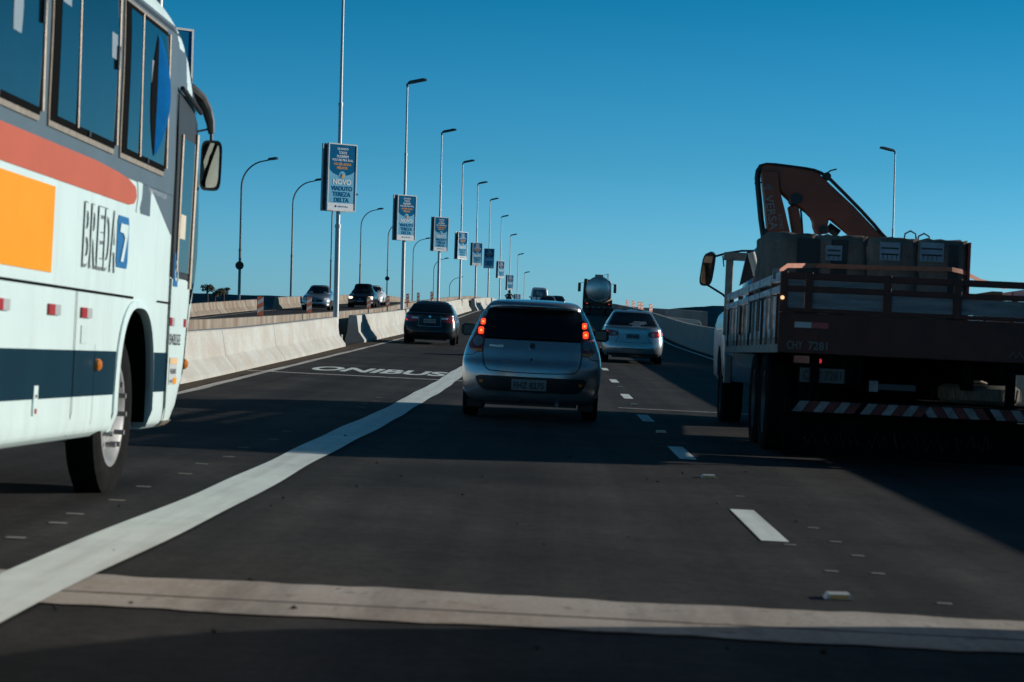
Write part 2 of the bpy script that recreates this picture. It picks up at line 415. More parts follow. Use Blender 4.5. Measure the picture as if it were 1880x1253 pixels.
def skin(name, fn, rows, m, parent, off=0.004, skirt=0.02, nr=10, nc=12):
    """sheet over fn(a, z, off), with its edges turned back into the body"""
    R_ = _rows(rows, nr); b = MB()
    top = [[fn(a+(c-a)*j/nc, z, off) for j in range(nc+1)] for z, a, c in R_]
    b.grid(top)
    loop = top[0] + [r[-1] for r in top[1:]] + top[-1][-2::-1] + [r[0] for r in top[-2:0:-1]]
    R0 = _rows(rows, nr); back = [[fn(a+(c-a)*j/nc, z, off-skirt) for j in range(nc+1)] for z, a, c in R0]
    lb = back[0] + [r[-1] for r in back[1:]] + back[-1][-2::-1] + [r[0] for r in back[-2:0:-1]]
    n = len(loop); b.add(loop+lb, [(i, (i+1) % n, (i+1) % n+n, i+n) for i in range(n)])
    return b.build(name, m, parent, smooth=35)
def rear_fn(B): return lambda x, z, o: (x, B.rear_y(x, z)-o, z)
def front_fn(B): return lambda x, z, o: (x, B.front_y(x, z)+o, z)
def side_fn(B, sg): return lambda y, z, o: (B.side_x(y, z, sg)+sg*o, y, z)
def circ_rows(x, z, r, n=10, sx=1.0):
    return [(z+r*math.sin(t), x-sx*r*math.cos(t), x+sx*r*math.cos(t)) for t in [math.pi*(k/n-0.5)*0.999 for k in range(n+1)]]
def strip(name, fn, pts, wd, m, parent, off=0.003):
    """thin seam along pts (a, z) lying on the surface"""
    b = MB(); L_ = []; R_ = []
    P = []
    for (a, b_), (c, d_) in zip(pts, pts[1:]):
        for k in range(6): P.append((a+(c-a)*k/6, b_+(d_-b_)*k/6))
    P.append(pts[-1])
    for i, p in enumerate(P):
        q = V(P[min(i+1, len(P)-1)]) - V(P[max(i-1, 0)]); q.normalize(); nrm = V((-q.y, q.x))*wd/2
        L_.append(fn(p[0]+nrm.x, p[1]+nrm.y, off)); R_.append(fn(p[0]-nrm.x, p[1]-nrm.y, off))
    b.grid([L_, R_]); return b.build(name, m, parent)
_wheels = {}
def wheel(parent, x, y, r, wd, sg, style='car'):
    """tyre with a rim child; sg is the outward side"""
    key = (r, wd, sg, style)
    if key not in _wheels:
        h = wd/2; t = MB().lathe([(-h*.82, r*.62), (-h, r*.74), (-h, r*.9), (-h*.8, r*.985), (-h*.3, r), (h*.3, r), (h*.8, r*.985), (h, r*.9), (h, r*.74), (h*.82, r*.62)], (0,0,0), 'x', 36).mesh('tyre', 35)
        q = MB(); 
        if style == 'car':
            q.lathe([(sg*h*.3, 0.001), (sg*h*.55, r*.16), (sg*h*.45, r*.5), (sg*h*.78, r*.56), (sg*h*.8, r*.63), (-sg*h*.6, r*.63), (-sg*h*.6, 0.001)], (0,0,0), 'x', 30)
        else:
            q.lathe([(sg*h*.75, 0.001), (sg*h*.75, r*.2), (sg*h*.3, r*.24), (sg*h*.25, r*.46), (sg*h*.7, r*.54), (sg*h*.86, r*.58), (sg*h*.86, r*.63), (-sg*h*.6, r*.63), (-sg*h*.6, 0.001)], (0,0,0), 'x', 36)
        rm = q.mesh('rim', 35)
        _wheels[key] = (t, rm)
    t, rm = _wheels[key]
    o = link('wheel', t, 'tyre', parent); o.location = (x, y, r)
    link('rim', rm, 'rim' if style != 'dark' else 'rim_dark', o)
    return o
def arch_cut(y, z, r, x0, x1, n=28, ry=None):
    ry = ry or r
    pts = [(y + r*math.cos(2*math.pi*k/n), z + ry*math.sin(2*math.pi*k/n)) for k in range(n)]
    return MB().prism(pts, x0, x1, lambda a, b_, t: (t, a, b_)).mesh('cut', 0)

# ================================================================== THE SETTING
M['field'] = mat('distant_ground', (0.006, 0.022, 0.034), 0.95, var=0.3, scale=0.01, spec=0.0)
M['hill'] = mat('hazed_wooded_hill', (0.004, 0.026, 0.052), 0.95, var=0.3, scale=0.02, spec=0.0)  # no haze volume: the haze blue is mixed into this colour
tg = MB(); N = 24
tg.grid([[(-6000+12000*i/N, -300+8300*j/N, -11.0) for i in range(N+1)] for j in range(N+1)])
struct(tg.build('ground', 'field'))
def hill(name, az0, az1, dist, hs, depth=500):
    n = len(hs)*8; rows = [[], [], [], [], []]
    rnd = random.Random(len(name)+int(dist))
    for k in range(n+1):
        a = az0 + (az1-az0)*k/n; h = float(np.interp(k/n*(len(hs)-1), range(len(hs)), hs)) + rnd.uniform(-.35, .35)
        for i, (dd, hf) in enumerate(((-depth, 0), (-depth*.5, .55), (0, 1), (depth*.5, .6), (depth, 0))):
            D = dist+dd; rows[i].append((D*math.sin(a), D*math.cos(a), -11+(h+11)*hf))
    return struct(MB().grid(rows).build(name, 'hill', smooth=60))
hill('hill', -0.35, -0.085, 2600, [9, 10, 11, 12, 12.4, 12.6, 12.0, 2])
hill('hill', 0.005, 0.35, 2600, [-6, 4, 12.5, 13.5, 10, 2, -3, -2, 1, 5, 3])

# ---- the carriageway we are on
ROAD_Y = [-20+2.0*k for k in range(0, 60)] + [100+3.0*k for k in range(0, 118)]
def sheet(name, xa, xb, ys, dz, m, parent=None, nx=2, zf=None):
    zf = zf or rp
    rows = [[zf(xa(Y)+(xb(Y)-xa(Y))*i/nx, Y, dz) for i in range(nx+1)] for Y in ys]
    return MB().grid(rows).build(name, m, parent, smooth=60)
road = struct(sheet('road', lambda Y: lerp_pts(LEFT_BASE, Y)-.25, lambda Y: RIGHT_BASE+.2, ROAD_Y, 0.0, 'asphalt', nx=8))
sheet('verge_dirt', lambda Y: lerp_pts(LEFT_BASE, Y)-.1, lambda Y: lerp_pts(LEFT_EDGE, Y)-.10+0.06*math.sin(Y*1.7), [y for y in ROAD_Y if y < 120], 0.004, 'dirt', road)['kind'] = 'stuff'
sheet('edge_line', lambda Y: lerp_pts(LEFT_EDGE, Y)-.07+.015*math.sin(Y*2.3), lambda Y: lerp_pts(LEFT_EDGE, Y)+.07+.012*math.sin(Y*1.9+1), [y for y in ROAD_Y if y < 260], 0.004, 'line_worn', road, 1)
sheet('edge_line', lambda Y: 5.27, lambda Y: 5.39, [y for y in ROAD_Y if y < 260], 0.004, 'line', road, 1)
def tx(Y): return float(np.interp(Y, [0, 8.65, 12.45, 16.8, 27.5, 41.4, 60, 260], [-2.02, -1.97, -1.90, -1.88, -1.84, -1.81, -1.80, -1.80]))
def wob(Y, k): return 0.014*math.sin(Y*.55+k)+0.007*math.sin(Y*1.7+2*k)
ys = [3+0.4*k for k in range(0, 240)] + [99+3*k for k in range(40)]
sheet('bus_lane_line', lambda Y: tx(Y)-.17+wob(Y, 0), lambda Y: tx(Y)+.17+wob(Y, 1.7), ys, 0.010, 'line', road, 1)
for Yc in [4.9, 12.45, 19.72, 27.3, 35.0, 43.0, 51.6, 60, 68.2, 76.4, 84.6, 92.8, 101, 109, 117, 125, 133, 141, 149, 157, 165]:
    xd = float(np.interp(Yc, [0, 27, 52, 100], [1.225, 1.25, 1.36, 1.45]))
    sheet('lane_dash', lambda Y: xd-.075, lambda Y: xd+.075, [Yc-1.0+.5*k for k in range(5)] , 0.004, 'line', road, 1)
# expansion joint: two pale concrete strips with a dark gap between
rj = random.Random(3)
def jag(base, amp):
    ph = rj.uniform(0, 6)
    return lambda X: base + amp*(math.sin(X*3.1+ph)*.4+math.sin(X*9.7+ph*2)*.35+math.sin(X*23+ph)*.25)
def cross(name, y0, y1, dz, m, x0=-5.1, x1=5.7, n=90):
    A = [rp(x0+(x1-x0)*i/n, y0(x0+(x1-x0)*i/n), dz) for i in range(n+1)]; B_ = [rp(x0+(x1-x0)*i/n, y1(x0+(x1-x0)*i/n), dz) for i in range(n+1)]
    return MB().grid([A, B_]).build(name, m, road)
cross('joint_strip', jag(7.66, .04), jag(7.99, .006), 0.006, 'joint')
cross('joint_strip', jag(8.02, .006), jag(8.56, .05), 0.006, 'joint')
cross('joint_gap', lambda X: 7.985, lambda X: 8.022, 0.004, 'joint_gap')
cross('cross_line', lambda X: 38.35+.1*X*.1, lambda X: 38.62+.1*X*.1, 0.006, 'line_worn', -5.45, -1.2, 20)
cross('cross_line', lambda X: 30.2, lambda X: 30.32, 0.004, 'line_worn', 1.0, 5.0, 20)
text('lane_lettering', 'ONIBUS', 'line', road, (0,0,0), (1,0,0), (0,1,0), 2.62, 2.7, fn=lambda a, b, e: rp(-4.62+a, 40.5+b, 0.004), bold=0.035)
M['tick'] = paint_line_mat('tick_paint', (0.30, 0.28, 0.25), 0.6)
# small pre-marking paint ticks either side of the lane lines
for k, Y in enumerate([7.0, 8.95, 9.75, 10.5, 11.0, 11.9, 12.9, 14.1, 15.1, 16.0, 17.2, 18.6, 20, 26.3, 27.3, 28.4, 29.6]):
    X = -2.42 + .03*math.sin(k*3) + (0.1 if Y > 20 else 0)
    sheet('paint_tick', lambda y: X-.045, lambda y: X+.045, [Y-.035, Y+.035], 0.004, 'tick', road, 1)
for X, Y in ((1.62, 6.6), (1.85, 6.75), (1.58, 10.1), (1.60, 10.9), (1.58, 11.6), (1.56, 12.4), (1.36, 10.1), (1.30, 11.3), (1.7, 9.05), (1.33, 14.6), (1.38, 21.4)):
    sheet('paint_tick', lambda y: X-.032, lambda y: X+.032, [Y-.022, Y+.022], 0.004, 'tick', road, 1)
# road studs
stud_m = mat('stud_plastic', (0.55, 0.54, 0.5), 0.4); stud_r = mat('stud_reflector', (0.75, 0.45, 0.12), 0.15, coat=0.5)
def road_stud(X, Y, label):
    t = thing('road_stud', label, 'road stud', rp(X, Y, .002), group='studs along the dashed line')
    MB().prism([(-.06, 0), (.06, 0), (.045, .022), (-.045, .022)], -.05, .05).build('stud_body', stud_m, t)
    MB().add([(-.04, -.054, .004), (.04, -.054, .004), (.034, -.050, .019), (-.034, -.050, .019)], [(0, 1, 2, 3)]).build('reflector', stud_r, t)
for X, Y, l in ((1.25, 9.05, 'nearest road stud just past the pale expansion joint'), (1.25, 16.4, 'second road stud between the two nearest lane dashes'),
                (1.26, 23.6, 'road stud in the shadow left of the truck wheel'), (1.27, 31.4, 'road stud right of the hatchback rear wheel'), (1.32, 39.2, 'farthest road stud behind the silver sedan')):
    road_stud(X, Y, l)
# loose asphalt crumbs
crumb_m = mat('asphalt_crumb', (0.02, 0.019, 0.018), 0.9)
cb = MB(); rc = random.Random(5)
for k in range(42):
    X, Y = rc.uniform(-2.6, 1.9), rc.uniform(7, 22); r_ = rc.uniform(.008, .022); p = rp(X, Y, r_*.5)
    cb.add([p+V((r_*rc.uniform(.6, 1.2)*a, r_*rc.uniform(.6, 1.2)*b, r_*.6*c)) for a, b, c in ((1,0,0), (-1,0,0), (0,1,0), (0,-1,0), (0,0,1), (0,0,-1))],
           [(0,2,4), (2,1,4), (1,3,4), (3,0,4), (2,0,5), (1,2,5), (3,1,5), (0,3,5)])
tag(cb.build('asphalt_crumbs', crumb_m, smooth=0), 'scattered dark asphalt crumbs on the near lane', 'crumbs', kind='stuff')

# ---- concrete barriers, each a run of cast segments
PROF = [(0, 0), (0, .08), (.19, .34), (.26, .84), (.28, .86), (.50, .86), (.52, .84), (.56, .34), (.62, .08), (.62, 0)]
def barrier(name, label, xf, y0, y1, seg, sg, m, prof=PROF, zf=rp, gap=0.02, sink=-.1, hf=None):
    """xf(Y): x of the road-side foot; sg=-1 puts the body left of it"""
    root = thing(name, label, 'barrier', zf(xf(y0), y0))
    inv = V(root.location); Y = y0; k = 0
    while Y < y1-.1:
        Ye = min(Y+seg, y1); n = max(1, int((Ye-Y)/2.5)); jit = random.uniform(-.006, .006)
        b = MB(); rings = []
        for i in range(n+1):
            yy = Y+gap/2+(Ye-Y-gap)*i/n
            rings.append([zf(xf(yy)+sg*(a+jit), yy, (z*(hf(yy) if hf else 1) if z > 0 else sink)) - inv for a, z in prof])
        np_ = len(prof); b.v = [tuple(p) for r_ in rings for p in r_]
        for i in range(n):
            for j in range(np_): b.f.append((i*np_+j, i*np_+(j+1) % np_, (i+1)*np_+(j+1) % np_, (i+1)*np_+j))
        b.f += [tuple(range(np_)), tuple(range(n*np_+np_-1, n*np_-1, -1))]
        b.build('segment', m, root, smooth=20)
        Y = Ye; k += 1
    return root
lb = lambda Y: lerp_pts(LEFT_BASE, Y)
LBH = lambda Y: float(np.interp(Y, [0, 40, 62, 90], [.72, .74, .84, .95]))/.86
barrier('concrete_barrier', 'pale concrete barrier beside the bus lane in front of the first sign pole', lb, -4, 62, 8.25, -1, 'concrete', hf=LBH)
barrier('concrete_barrier', 'pale concrete barrier starting with a dark end face beside the black sedan', lb, 68.6, 168, 9.0, -1, 'concrete', hf=LBH)
barrier('concrete_barrier', 'far pale concrete barrier running over the crest on the left', lambda Y: lb(Y)+.35, 172, 340, 12.0, -1, 'concrete', hf=LBH)
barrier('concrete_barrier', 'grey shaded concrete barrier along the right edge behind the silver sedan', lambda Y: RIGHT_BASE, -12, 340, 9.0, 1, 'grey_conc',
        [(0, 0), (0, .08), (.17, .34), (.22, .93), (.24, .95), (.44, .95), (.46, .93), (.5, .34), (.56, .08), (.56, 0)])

# ---- the opposite carriageway
def rl(X, Y, dz=0.0): return V((X + bend(Y), Y, zp(Y) + float(np.interp(Y, [45, 105], [.27, .50])) - .006*(-X-8) + dz))
opp = struct(sheet('opposite_road', lambda Y: -17.2, lambda Y: -7.9, ROAD_Y, 0.0, 'asphalt', nx=4, zf=rl))
sheet('edge_line', lambda Y: -16.3, lambda Y: -16.18, ROAD_Y, 0.006, 'line_worn', opp, 1, zf=rl)
MED = [(0, 0), (.0, .72), (.22, .72), (.22, 0)]
barrier('median_barrier', 'brown stained concrete median wall behind the pale barrier', lambda Y: -7.15-.002*Y, -4, 330, 5.5, -1, 'stained', MED, zf=rl, sink=-1.6)
barrier('far_barrier', 'streaked concrete barrier on the far side of the opposite carriageway', lambda Y: -17.0, 20, 128, 9.0, -1, 'stained', zf=rl, sink=-.6, hf=lambda Y: .70)
barrier('far_barrier', 'farther streaked concrete barrier behind the oncoming dark car', lambda Y: -16.6, 132, 330, 9.0, -1, 'stained', zf=rl, sink=-.6, hf=lambda Y: .80)
deck = MB()
for xa, xb, zf in ((-6.6, 6.4, rp), (-17.6, -7.4, rl)):   # deck slabs under both carriageways
    top = [[zf(xa+(xb-xa)*i, Y, -.12-.03) for i in (0, 1)] for Y in ROAD_Y]; bot = [[p+V((0,0,-1.3)) for p in r_] for r_ in top]
    deck.grid(top); deck.grid(bot); deck.grid([[r_[0] for r_ in top], [r_[0] for r_ in bot]]); deck.grid([[r_[1] for r_ in top], [r_[1] for r_ in bot]])
struct(deck.build('viaduct_deck', 'grey_conc'))

# ---- ramp walls right of the road
rw = thing('ramp_wall', 'grey concrete ramp wall beyond the right barrier', 'wall', (9.0, 128, -1))
b = MB(); P0 = V((9.1, 128, 0)); P1 = V((6.9, 205, 0)); zt0, zt1 = 1.52, 1.95
for i in range(6):
    a = P0.lerp(P1, i/6+.0008); c = P0.lerp(P1, (i+1)/6-.0008); za = zt0+(zt1-zt0)*i/6; zc = zt0+(zt1-zt0)*(i+1)/6
    q = MB().add([(a.x, a.y, -3), (a.x+.35, a.y, -3), (c.x+.35, c.y, -3), (c.x, c.y, -3), (a.x, a.y, za), (a.x+.35, a.y, za), (c.x+.35, c.y, zc), (c.x, c.y, zc)],
             [(0,3,2,1), (4,5,6,7), (0,1,5,4), (1,2,6,5), (2,3,7,6), (3,0,4,7)])
    q.v = [tuple(V(p)-V(rw.location)) for p in q.v]; q.build('panel', 'grey_conc', rw, smooth=0)
q = MB().box((6.9, 127.0, -3), (9.1, 127.4, 1.5)); q.v = [tuple(V(p)-V(rw.location)) for p in q.v]; q.build('panel', 'grey_conc', rw, smooth=0)
pb = thing('concrete_block', 'pale concrete block standing before the ramp wall', 'block', (7.6, 121, .2))
MB().prism([(-.95, -.6), (.95, -.6), (.95, .62), (.78, .80), (-.95, .98)], -.35, .35).build('block_body', 'pale_conc', pb, smooth=0, bevel=.03)
MB().box((.80, -.37, -.5), (.86, -.353, .66)).build('joint_rib', 'grey_conc', pb, smooth=0)

# ================================================================== LAMPS AND BANNERS
def lamp_head(parent, at, yaw=0.0, tilt=12, L_=.85):
    rot = Matrix.Rotation(rad(yaw), 3, 'Z') @ Matrix.Rotation(rad(-tilt), 3, 'Y'); at = V(at)
    prof = [(0, .035), (.10, .05), (.28, .14), (L_*.8, .15), (L_, .08)]
    b = MB(); top = []; bot = []
    for x, h in prof:
        top.append([at + rot @ V((x, y*h, .045+.09*(1-abs(y))*(1 if .05 < x < L_*.9 else .35))) for y in (-1, -.5, 0, .5, 1)]); bot.append([at + rot @ V((x, y*h, -.02)) for y in (-1, -.5, 0, .5, 1)])
    b.grid(top); b.grid(bot); b.grid([[r_[0] for r_ in top], [r_[0] for r_ in bot]]); b.grid([[r_[-1] for r_ in top], [r_[-1] for r_ in bot]]); b.grid([top[-1], bot[-1]]); b.grid([top[0], bot[0]])
    h = b.build('lamp_head', 'lamp_grey', parent)
    g = MB().add([at + rot @ V(p) for p in ((.3, -.09, -.024), (L_*.85, -.09, -.024), (L_*.85, .09, -.024), (.3, .09, -.024))], [(0, 1, 2, 3)]).build('diffuser', 'lamp_glass', h, smooth=0)
def straight_lamp(name, label, loc, H=10.0, yaw=0, group='straight lamp posts carrying banners'):
    t = thing(name, label, 'street lamp', loc, group=group)
    MB().box((-.2, -.2, -.5), (.2, .2, .02)).build('base_plate', 'grey_conc', t, smooth=0)
    MB().tube([(0,0,0), (0,0,3.2), (0,0,3.25), (0,0,6.8), (0,0,6.85), (0,0,H)], [.085, .075, .062, .056, .045, .038], 12).build('pole', 'galv', t)
    for z, r_ in ((3.22, .088), (6.82, .068)): MB().tube([(0,0,z-.05), (0,0,z+.05)], r_, 12).build('collar', 'galv', t)
    MB().tube([(0,0,H-.12), (0,0,H+.03)], .055, 12).build('cap', 'lamp_grey', t)
    lamp_head(t, V((0.02, 0, H)), yaw, 13)
    return t
ordn = ['nearest', 'second', 'third', 'fourth', 'fifth', 'sixth', 'seventh', 'eighth', 'ninth', 'tenth']
POLES = []
for k in range(-1, 10):
    Y = 63+30.7*k; X = lb(Y)-.40-(0.0 if k >= 0 else .28)
    if k >= 4: X += .05
    POLES.append((k, X, Y))
for k, X, Y in POLES:
    lab = 'grey lamp post hidden behind the bus, its banner top showing over the roof' if k < 0 else '%s straight grey lamp post with a banner, counted from the bus' % ordn[k] if k < 9 else 'farthest straight grey lamp post beyond the crest'
    hb = LBH(Y)*.86; p = rp(X, Y, hb) if Y < 62 or (68 < Y < 168) or Y > 172 else rp(X, Y, .3)
    straight_lamp('lamp_post', lab, p, 10.85 - (p.z - rp(X, Y).z), random.uniform(-6, 6))

# ---- banner, built once
M.update(ban_light=mat('banner_light_blue', (0.19, 0.50, 0.70), 0.9, var=.06, spec=.04), ban_dark=mat('banner_dark_blue', (0.004, 0.13, 0.28), 0.9, var=.06, spec=.04),
         ban_white=mat('banner_white', (0.80, 0.84, 0.86), 0.9, var=.06, spec=.04), ban_orange=mat('banner_orange', (0.85, 0.42, 0.10), 0.9, spec=.04), ban_grey=mat('banner_back', (0.08, 0.12, 0.15), 0.6))
def make_banner():
    t = thing('banner_sign', 'x', 'banner')
    W_, H_ = .475, .96; y = -.16
    MB().box((-W_, y, -H_), (W_, y+.03, H_)).build('panel', 'ban_light', t, smooth=0)
    back = MB().box((-W_, .13, -H_), (W_, .16, H_)).build('back_panel', 'ban_grey', t, smooth=0)
    for yy, par in ((y-.02, t), (.115, back)):
        for a, b in (((-W_-.035, -H_-.035), (-W_, H_+.035)), ((W_, -H_-.035), (W_+.035, H_+.035)), ((-W_, -H_-.035), (W_, -H_)), ((-W_, H_), (W_, H_+.035))):
            MB().box((a[0], yy, a[1]), (b[0], yy+.07, b[1])).build('frame_rail', 'galv', par, smooth=0)
    for z in (-.75, .75): MB().box((-.09, -.13, z-.03), (.09, .13, z+.03)).build('bracket', 'galv', t, smooth=0)
    n = 24; e = y-.003
    pts = [(-W_, H_), (W_, H_)] + [(W_*math.cos(math.pi*k/n), .32-.27*math.sin(math.pi*k/n)) for k in range(n+1)]
    MB().prism(pts, e, e+.002).build('header', 'ban_dark', t, smooth=0)
    X_, Z_ = (1,0,0), (0,0,1)
    for s, z, w_, m in (('QUANDO', .80, .36, 'ban_white'), ('TODOS', .69, .27, 'ban_white'), ('PUDEREM', .58, .38, 'ban_white'), ('VOLTAR PRA RUA,', .47, .70, 'ban_white'), ('VAI SER AINDA', .355, .58, 'ban_orange'), ('MELHOR.', .245, .36, 'ban_orange')):
        text('slogan_line', s, m, t, (-w_*.54, e-.002, z), X_, Z_, w_*1.08, .076, .001, .02)
    MB().prism([(.115*math.cos(2*math.pi*k/20), .07+.115*math.sin(2*math.pi*k/20)) for k in range(20)], e-.004, e-.001).build('emblem', 'ban_light', t, smooth=0)
    MB().prism([(-.06, .12), (-.02, .12), (-.02, .05), (.06, .05), (.06, .0), (-.06, .0)], e-.007, e-.004).build('emblem_mark', 'ban_dark', t, smooth=0)
    MB().prism([(.0, .09), (.07, .09), (.08, .03), (.03, -.03), (-.02, .01)], e-.009, e-.007).build('emblem_flame', 'ban_orange', t, smooth=0)
    for s, z, w_, m, h in (('NOVO', -.21, .60, 'ban_white', .16), ('VIADUTO', -.39, .70, 'ban_dark', .135), ('TEREZA', -.56, .60, 'ban_dark', .135), ('DELTA', -.73, .49, 'ban_dark', .135)):
        text('title_line', s, m, t, (-w_*.54, e-.002, z), X_, Z_, w_*1.08, h, .001, .035)
    MB().box((-W_, e, -H_), (W_, e+.002, -.76)).build('footer', 'ban_white', t, smooth=0)
    text('footer_text', 'PREFEITURA', 'ban_dark', t, (-.12, e-.002, -.88), X_, Z_, .36, .045, .001, .01)
    MB().prism([(-.20+.035*math.cos(2*math.pi*k/12), -.855+.035*math.sin(2*math.pi*k/12)) for k in range(12)], e-.003, e-.001).build('crest', 'ban_dark', t, smooth=0)
    return t
ban = make_banner(); first = True
blabels = {-1: 'banner sign half hidden behind the bus roof', 0: 'largest blue banner sign reading NOVO VIADUTO on the nearest lamp post', 1: 'second blue banner sign from the bus, on the second lamp post', 2: 'third blue banner sign from the bus, above the black sedan',
           3: 'fourth banner sign from the bus, catching the light', 4: 'fifth blue banner sign, just left of a darker one', 5: 'sixth banner sign, the dark one right beside the fifth', 6: 'seventh small blue banner sign from the bus', 7: 'eighth small blue banner sign near the motorcyclist', 8: 'lowest farthest banner sign just above the hatchback roof'}
for k, X, Y in POLES:
    if k == 9: continue
    o = ban if first else tree_copy(ban); first = False
    zc = {-1: 4.35, 0: 4.95, 1: 4.98, 2: 4.95, 3: 4.85, 4: 4.75, 5: 4.95, 6: 4.8, 7: 4.75, 8: 4.2}[k]
    o.location = rp(X, Y, zc); yaw = {0: 40, 1: 41, 2: 38, 3: 50, 4: 36, 5: 8, 6: 46}.get(k, 40)
    o.rotation_euler = (0, rad(random.uniform(.3, 1.2)), rad(yaw))
    tag(o, blabels[k], 'banner', 'banners on the lamp posts')

# ---- lamps with curved arms on the far side of the opposite carriageway
def curved_lamp(loc, label, H=6.4):
    t = thing('curved_lamp', label, 'street lamp', loc, group='curved lamps along the opposite carriageway')
    arc = [(1.45*(1-math.cos(a)), 0, H+1.5*math.sin(a)) for a in [rad(78)*k/10 for k in range(11)]]
    end = V(arc[-1]); arc2 = [tuple(end + V((.35, 0, .07)))]
    MB().tube([(0,0,-.6), (0,0,2.6), (0,0,2.65), (0,0,H)], [.085, .075, .062, .055], 10).build('pole', 'dark_steel', t)
    MB().tube(arc+arc2, [.055-.0016*k for k in range(12)], 10).build('curved_arm', 'dark_steel', t)
    MB().tube([(0,0,2.55), (0,0,2.7)], .085, 10).build('collar', 'dark_steel', t)
    lamp_head(t, end + V((.3, 0, .06)), 0, 9, .6)
    return t
cl = ['leftmost curved lamp post, a round sign on its pole', 'second curved lamp post from the left', 'slim curved lamp post half hidden behind the nearest banner', 'curved lamp post between the first and second banners', 'curved lamp post just left of the second banner',
      'curved lamp post half hidden behind the second straight pole', 'curved lamp post right of the second straight pole', 'lowest farthest curved lamp post']
for k, px_off in enumerate((576, 480, 407, 353, 308, 268, 236, 212)):
    Y = FPX*17.7/px_off
    X = -17.6
    t = curved_lamp(rl(X, Y, .8), cl[k], 6.2 if k != 2 else 6.3)
    if k in (0, 4):
        s = MB().lathe([(-.012, .001), (-.012, .24), (.012, .24), (.012, .001)], (0, -.1, 1.75), 'y', 24).build('x', 'ink'); s.name = 'round_sign'
        s.location = t.location; tag(s, 'dark back of a round sign on the %s' % ('leftmost curved lamp post' if k == 0 else 'curved lamp left of the second banner'), 'sign', 'round sign backs')
rt = straight_lamp('lamp_post', 'lone lamp post above the truck on the right, head pointing left', (18.7, 117.5, -.6), 11.1, 0, group=None)
for ch in rt.children:
    if ch.name.startswith('lamp_head'): ch.rotation_euler = (0, 0, math.pi)

# ---- striped delineator panels
M.update(orange=mat('delineator_orange', (0.45, 0.10, 0.04), 0.6), dl_white=mat('delineator_white', (0.45, 0.43, 0.40), 0.6))
def delineator(loc, label, h=.5, group='striped delineators', yaw=30, hw=.085):
    t = thing('delineator', label, 'delineator', loc, group=group)
    t.rotation_euler = (0, 0, rad(yaw))
    MB().box((-.03, -.01, -.2), (.03, .03, h)).build('post', 'dark_steel', t, smooth=0)
    MB().box((-hw, -.03, .02), (hw, -.01, h)).build('panel', 'orange', t, smooth=0, bevel=.004)
    for k in range(2):
        z = h*(.30+.42*k)
        MB().prism([(-hw+.004, z-.07), (hw-.004, z+.02), (hw-.004, z+.12), (-hw+.004, z+.03)], -.034, -.031).build('stripe', 'dl_white', t, smooth=0)
dl = ['delineator on the brown median wall nearest the bus', 'delineator on the median wall left of the oncoming silver car', 'delineator in front of the oncoming dark car', 'delineator just right of the oncoming dark car', 'delineator behind the second straight lamp pole', 'delineator above the black sedan roof', 'farthest small delineator above the black sedan roof']
for k, off in enumerate((545, 453, 341, 305, 268, 248, 223)):
    Y = FPX*7.45/off; delineator(rl(-7.30, Y, .72), dl[k])
dr = ['leftmost orange delineator on the right barrier', 'second orange delineator on the right barrier', 'third orange delineator on the right barrier, beside a close one', 'fourth orange delineator on the right barrier', 'rightmost nearest orange delineator on the right barrier']
for k, off in enumerate((141, 152, 163, 168, 184)):
    Y = FPX*6.1/off; delineator(rp(6.1, Y, .95), dr[k], .5, 'delineators on the right barrier', 48, .16)

# ================================================================== CARS
def yaw_pitch(X, Y, yaw=0.0, cf=-0.025, zf=None):
    """orientation of a vehicle standing on the road at (X, Y)"""
    f = V((math.sin(rad(yaw)), math.cos(rad(yaw)), (zp(Y+2.5)-zp(Y))/2.5)).normalized()
    r = V((1, 0, cf)); r = (r - f*r.dot(f)).normalized(); u = r.cross(f)
    return Matrix(((r.x, f.x, u.x), (r.y, f.y, u.y), (r.z, f.z, u.z)))
def mirror_pod(parent, B, y, z, m, s=1.0):
    for sg in (-1, 1):
        x = B.side_x(y, z, sg)
        b = MB(); prof = [(0, .045), (.06, .075), (.17, .08), (.21, .05)]
        rows = [[(x+sg*(.015+a), y-.05+.02*(a/.2)+q*.055*1.0, z+.06+h*zz) for q, zz in ((-1, -1), (-1, 1), (.2, 1.0), (.9, .4), (.9, -.5), (.2, -1), (-1, -1))] for a, h in prof]
        b.grid(rows); b.add(rows[-1][:-1], [tuple(range(6))]); b.add(rows[0][:-1], [tuple(range(6))])
        o = b.build('side_mirror', m, parent, smooth=50)
        MB().box((x+sg*.05, y-.108, z+.005), (x+sg*.19, y-.103, z+.115)).build('mirror_glass', 'glass', o, smooth=0)
        MB().tube([(x-sg*.02, y, z), (x+sg*.08, y-.02, z+.03)], .025, 8).build('mirror_arm', 'black', o)
def plate(parent, B, x, z, w_, h, s, fn, m='plate'):
    o = skin('licence_plate', fn, [(z, x-w_/2, x+w_/2), (z+h, x-w_/2, x+w_/2)], m, parent, .018, .02, 2, 6)
    yv = fn(x, z+h/2, .022)[1]
    if s: text('plate_number', s, 'ink', o, (x-w_*.43, yv-.002, z+h*.16), (1,0,0), (0,0,1), w_*.86, h*.58, .0, .01)
    return o
def sq_rows(x, z, a, b): return [(z-b, x-a*.5, x+a*.5), (z-b*.75, x-a*.95, x+a*.95), (z+b*.75, x-a*.95, x+a*.95), (z+b, x-a*.5, x+a*.5)]
def flat_pair(name, fn, rows, m, parent, **k):
    a = skin(name, fn, rows, m, parent, **k)
    b = skin(name, fn, [(z, -c, -a_) for z, a_, c in rows], m, parent, **k)
    return a, b
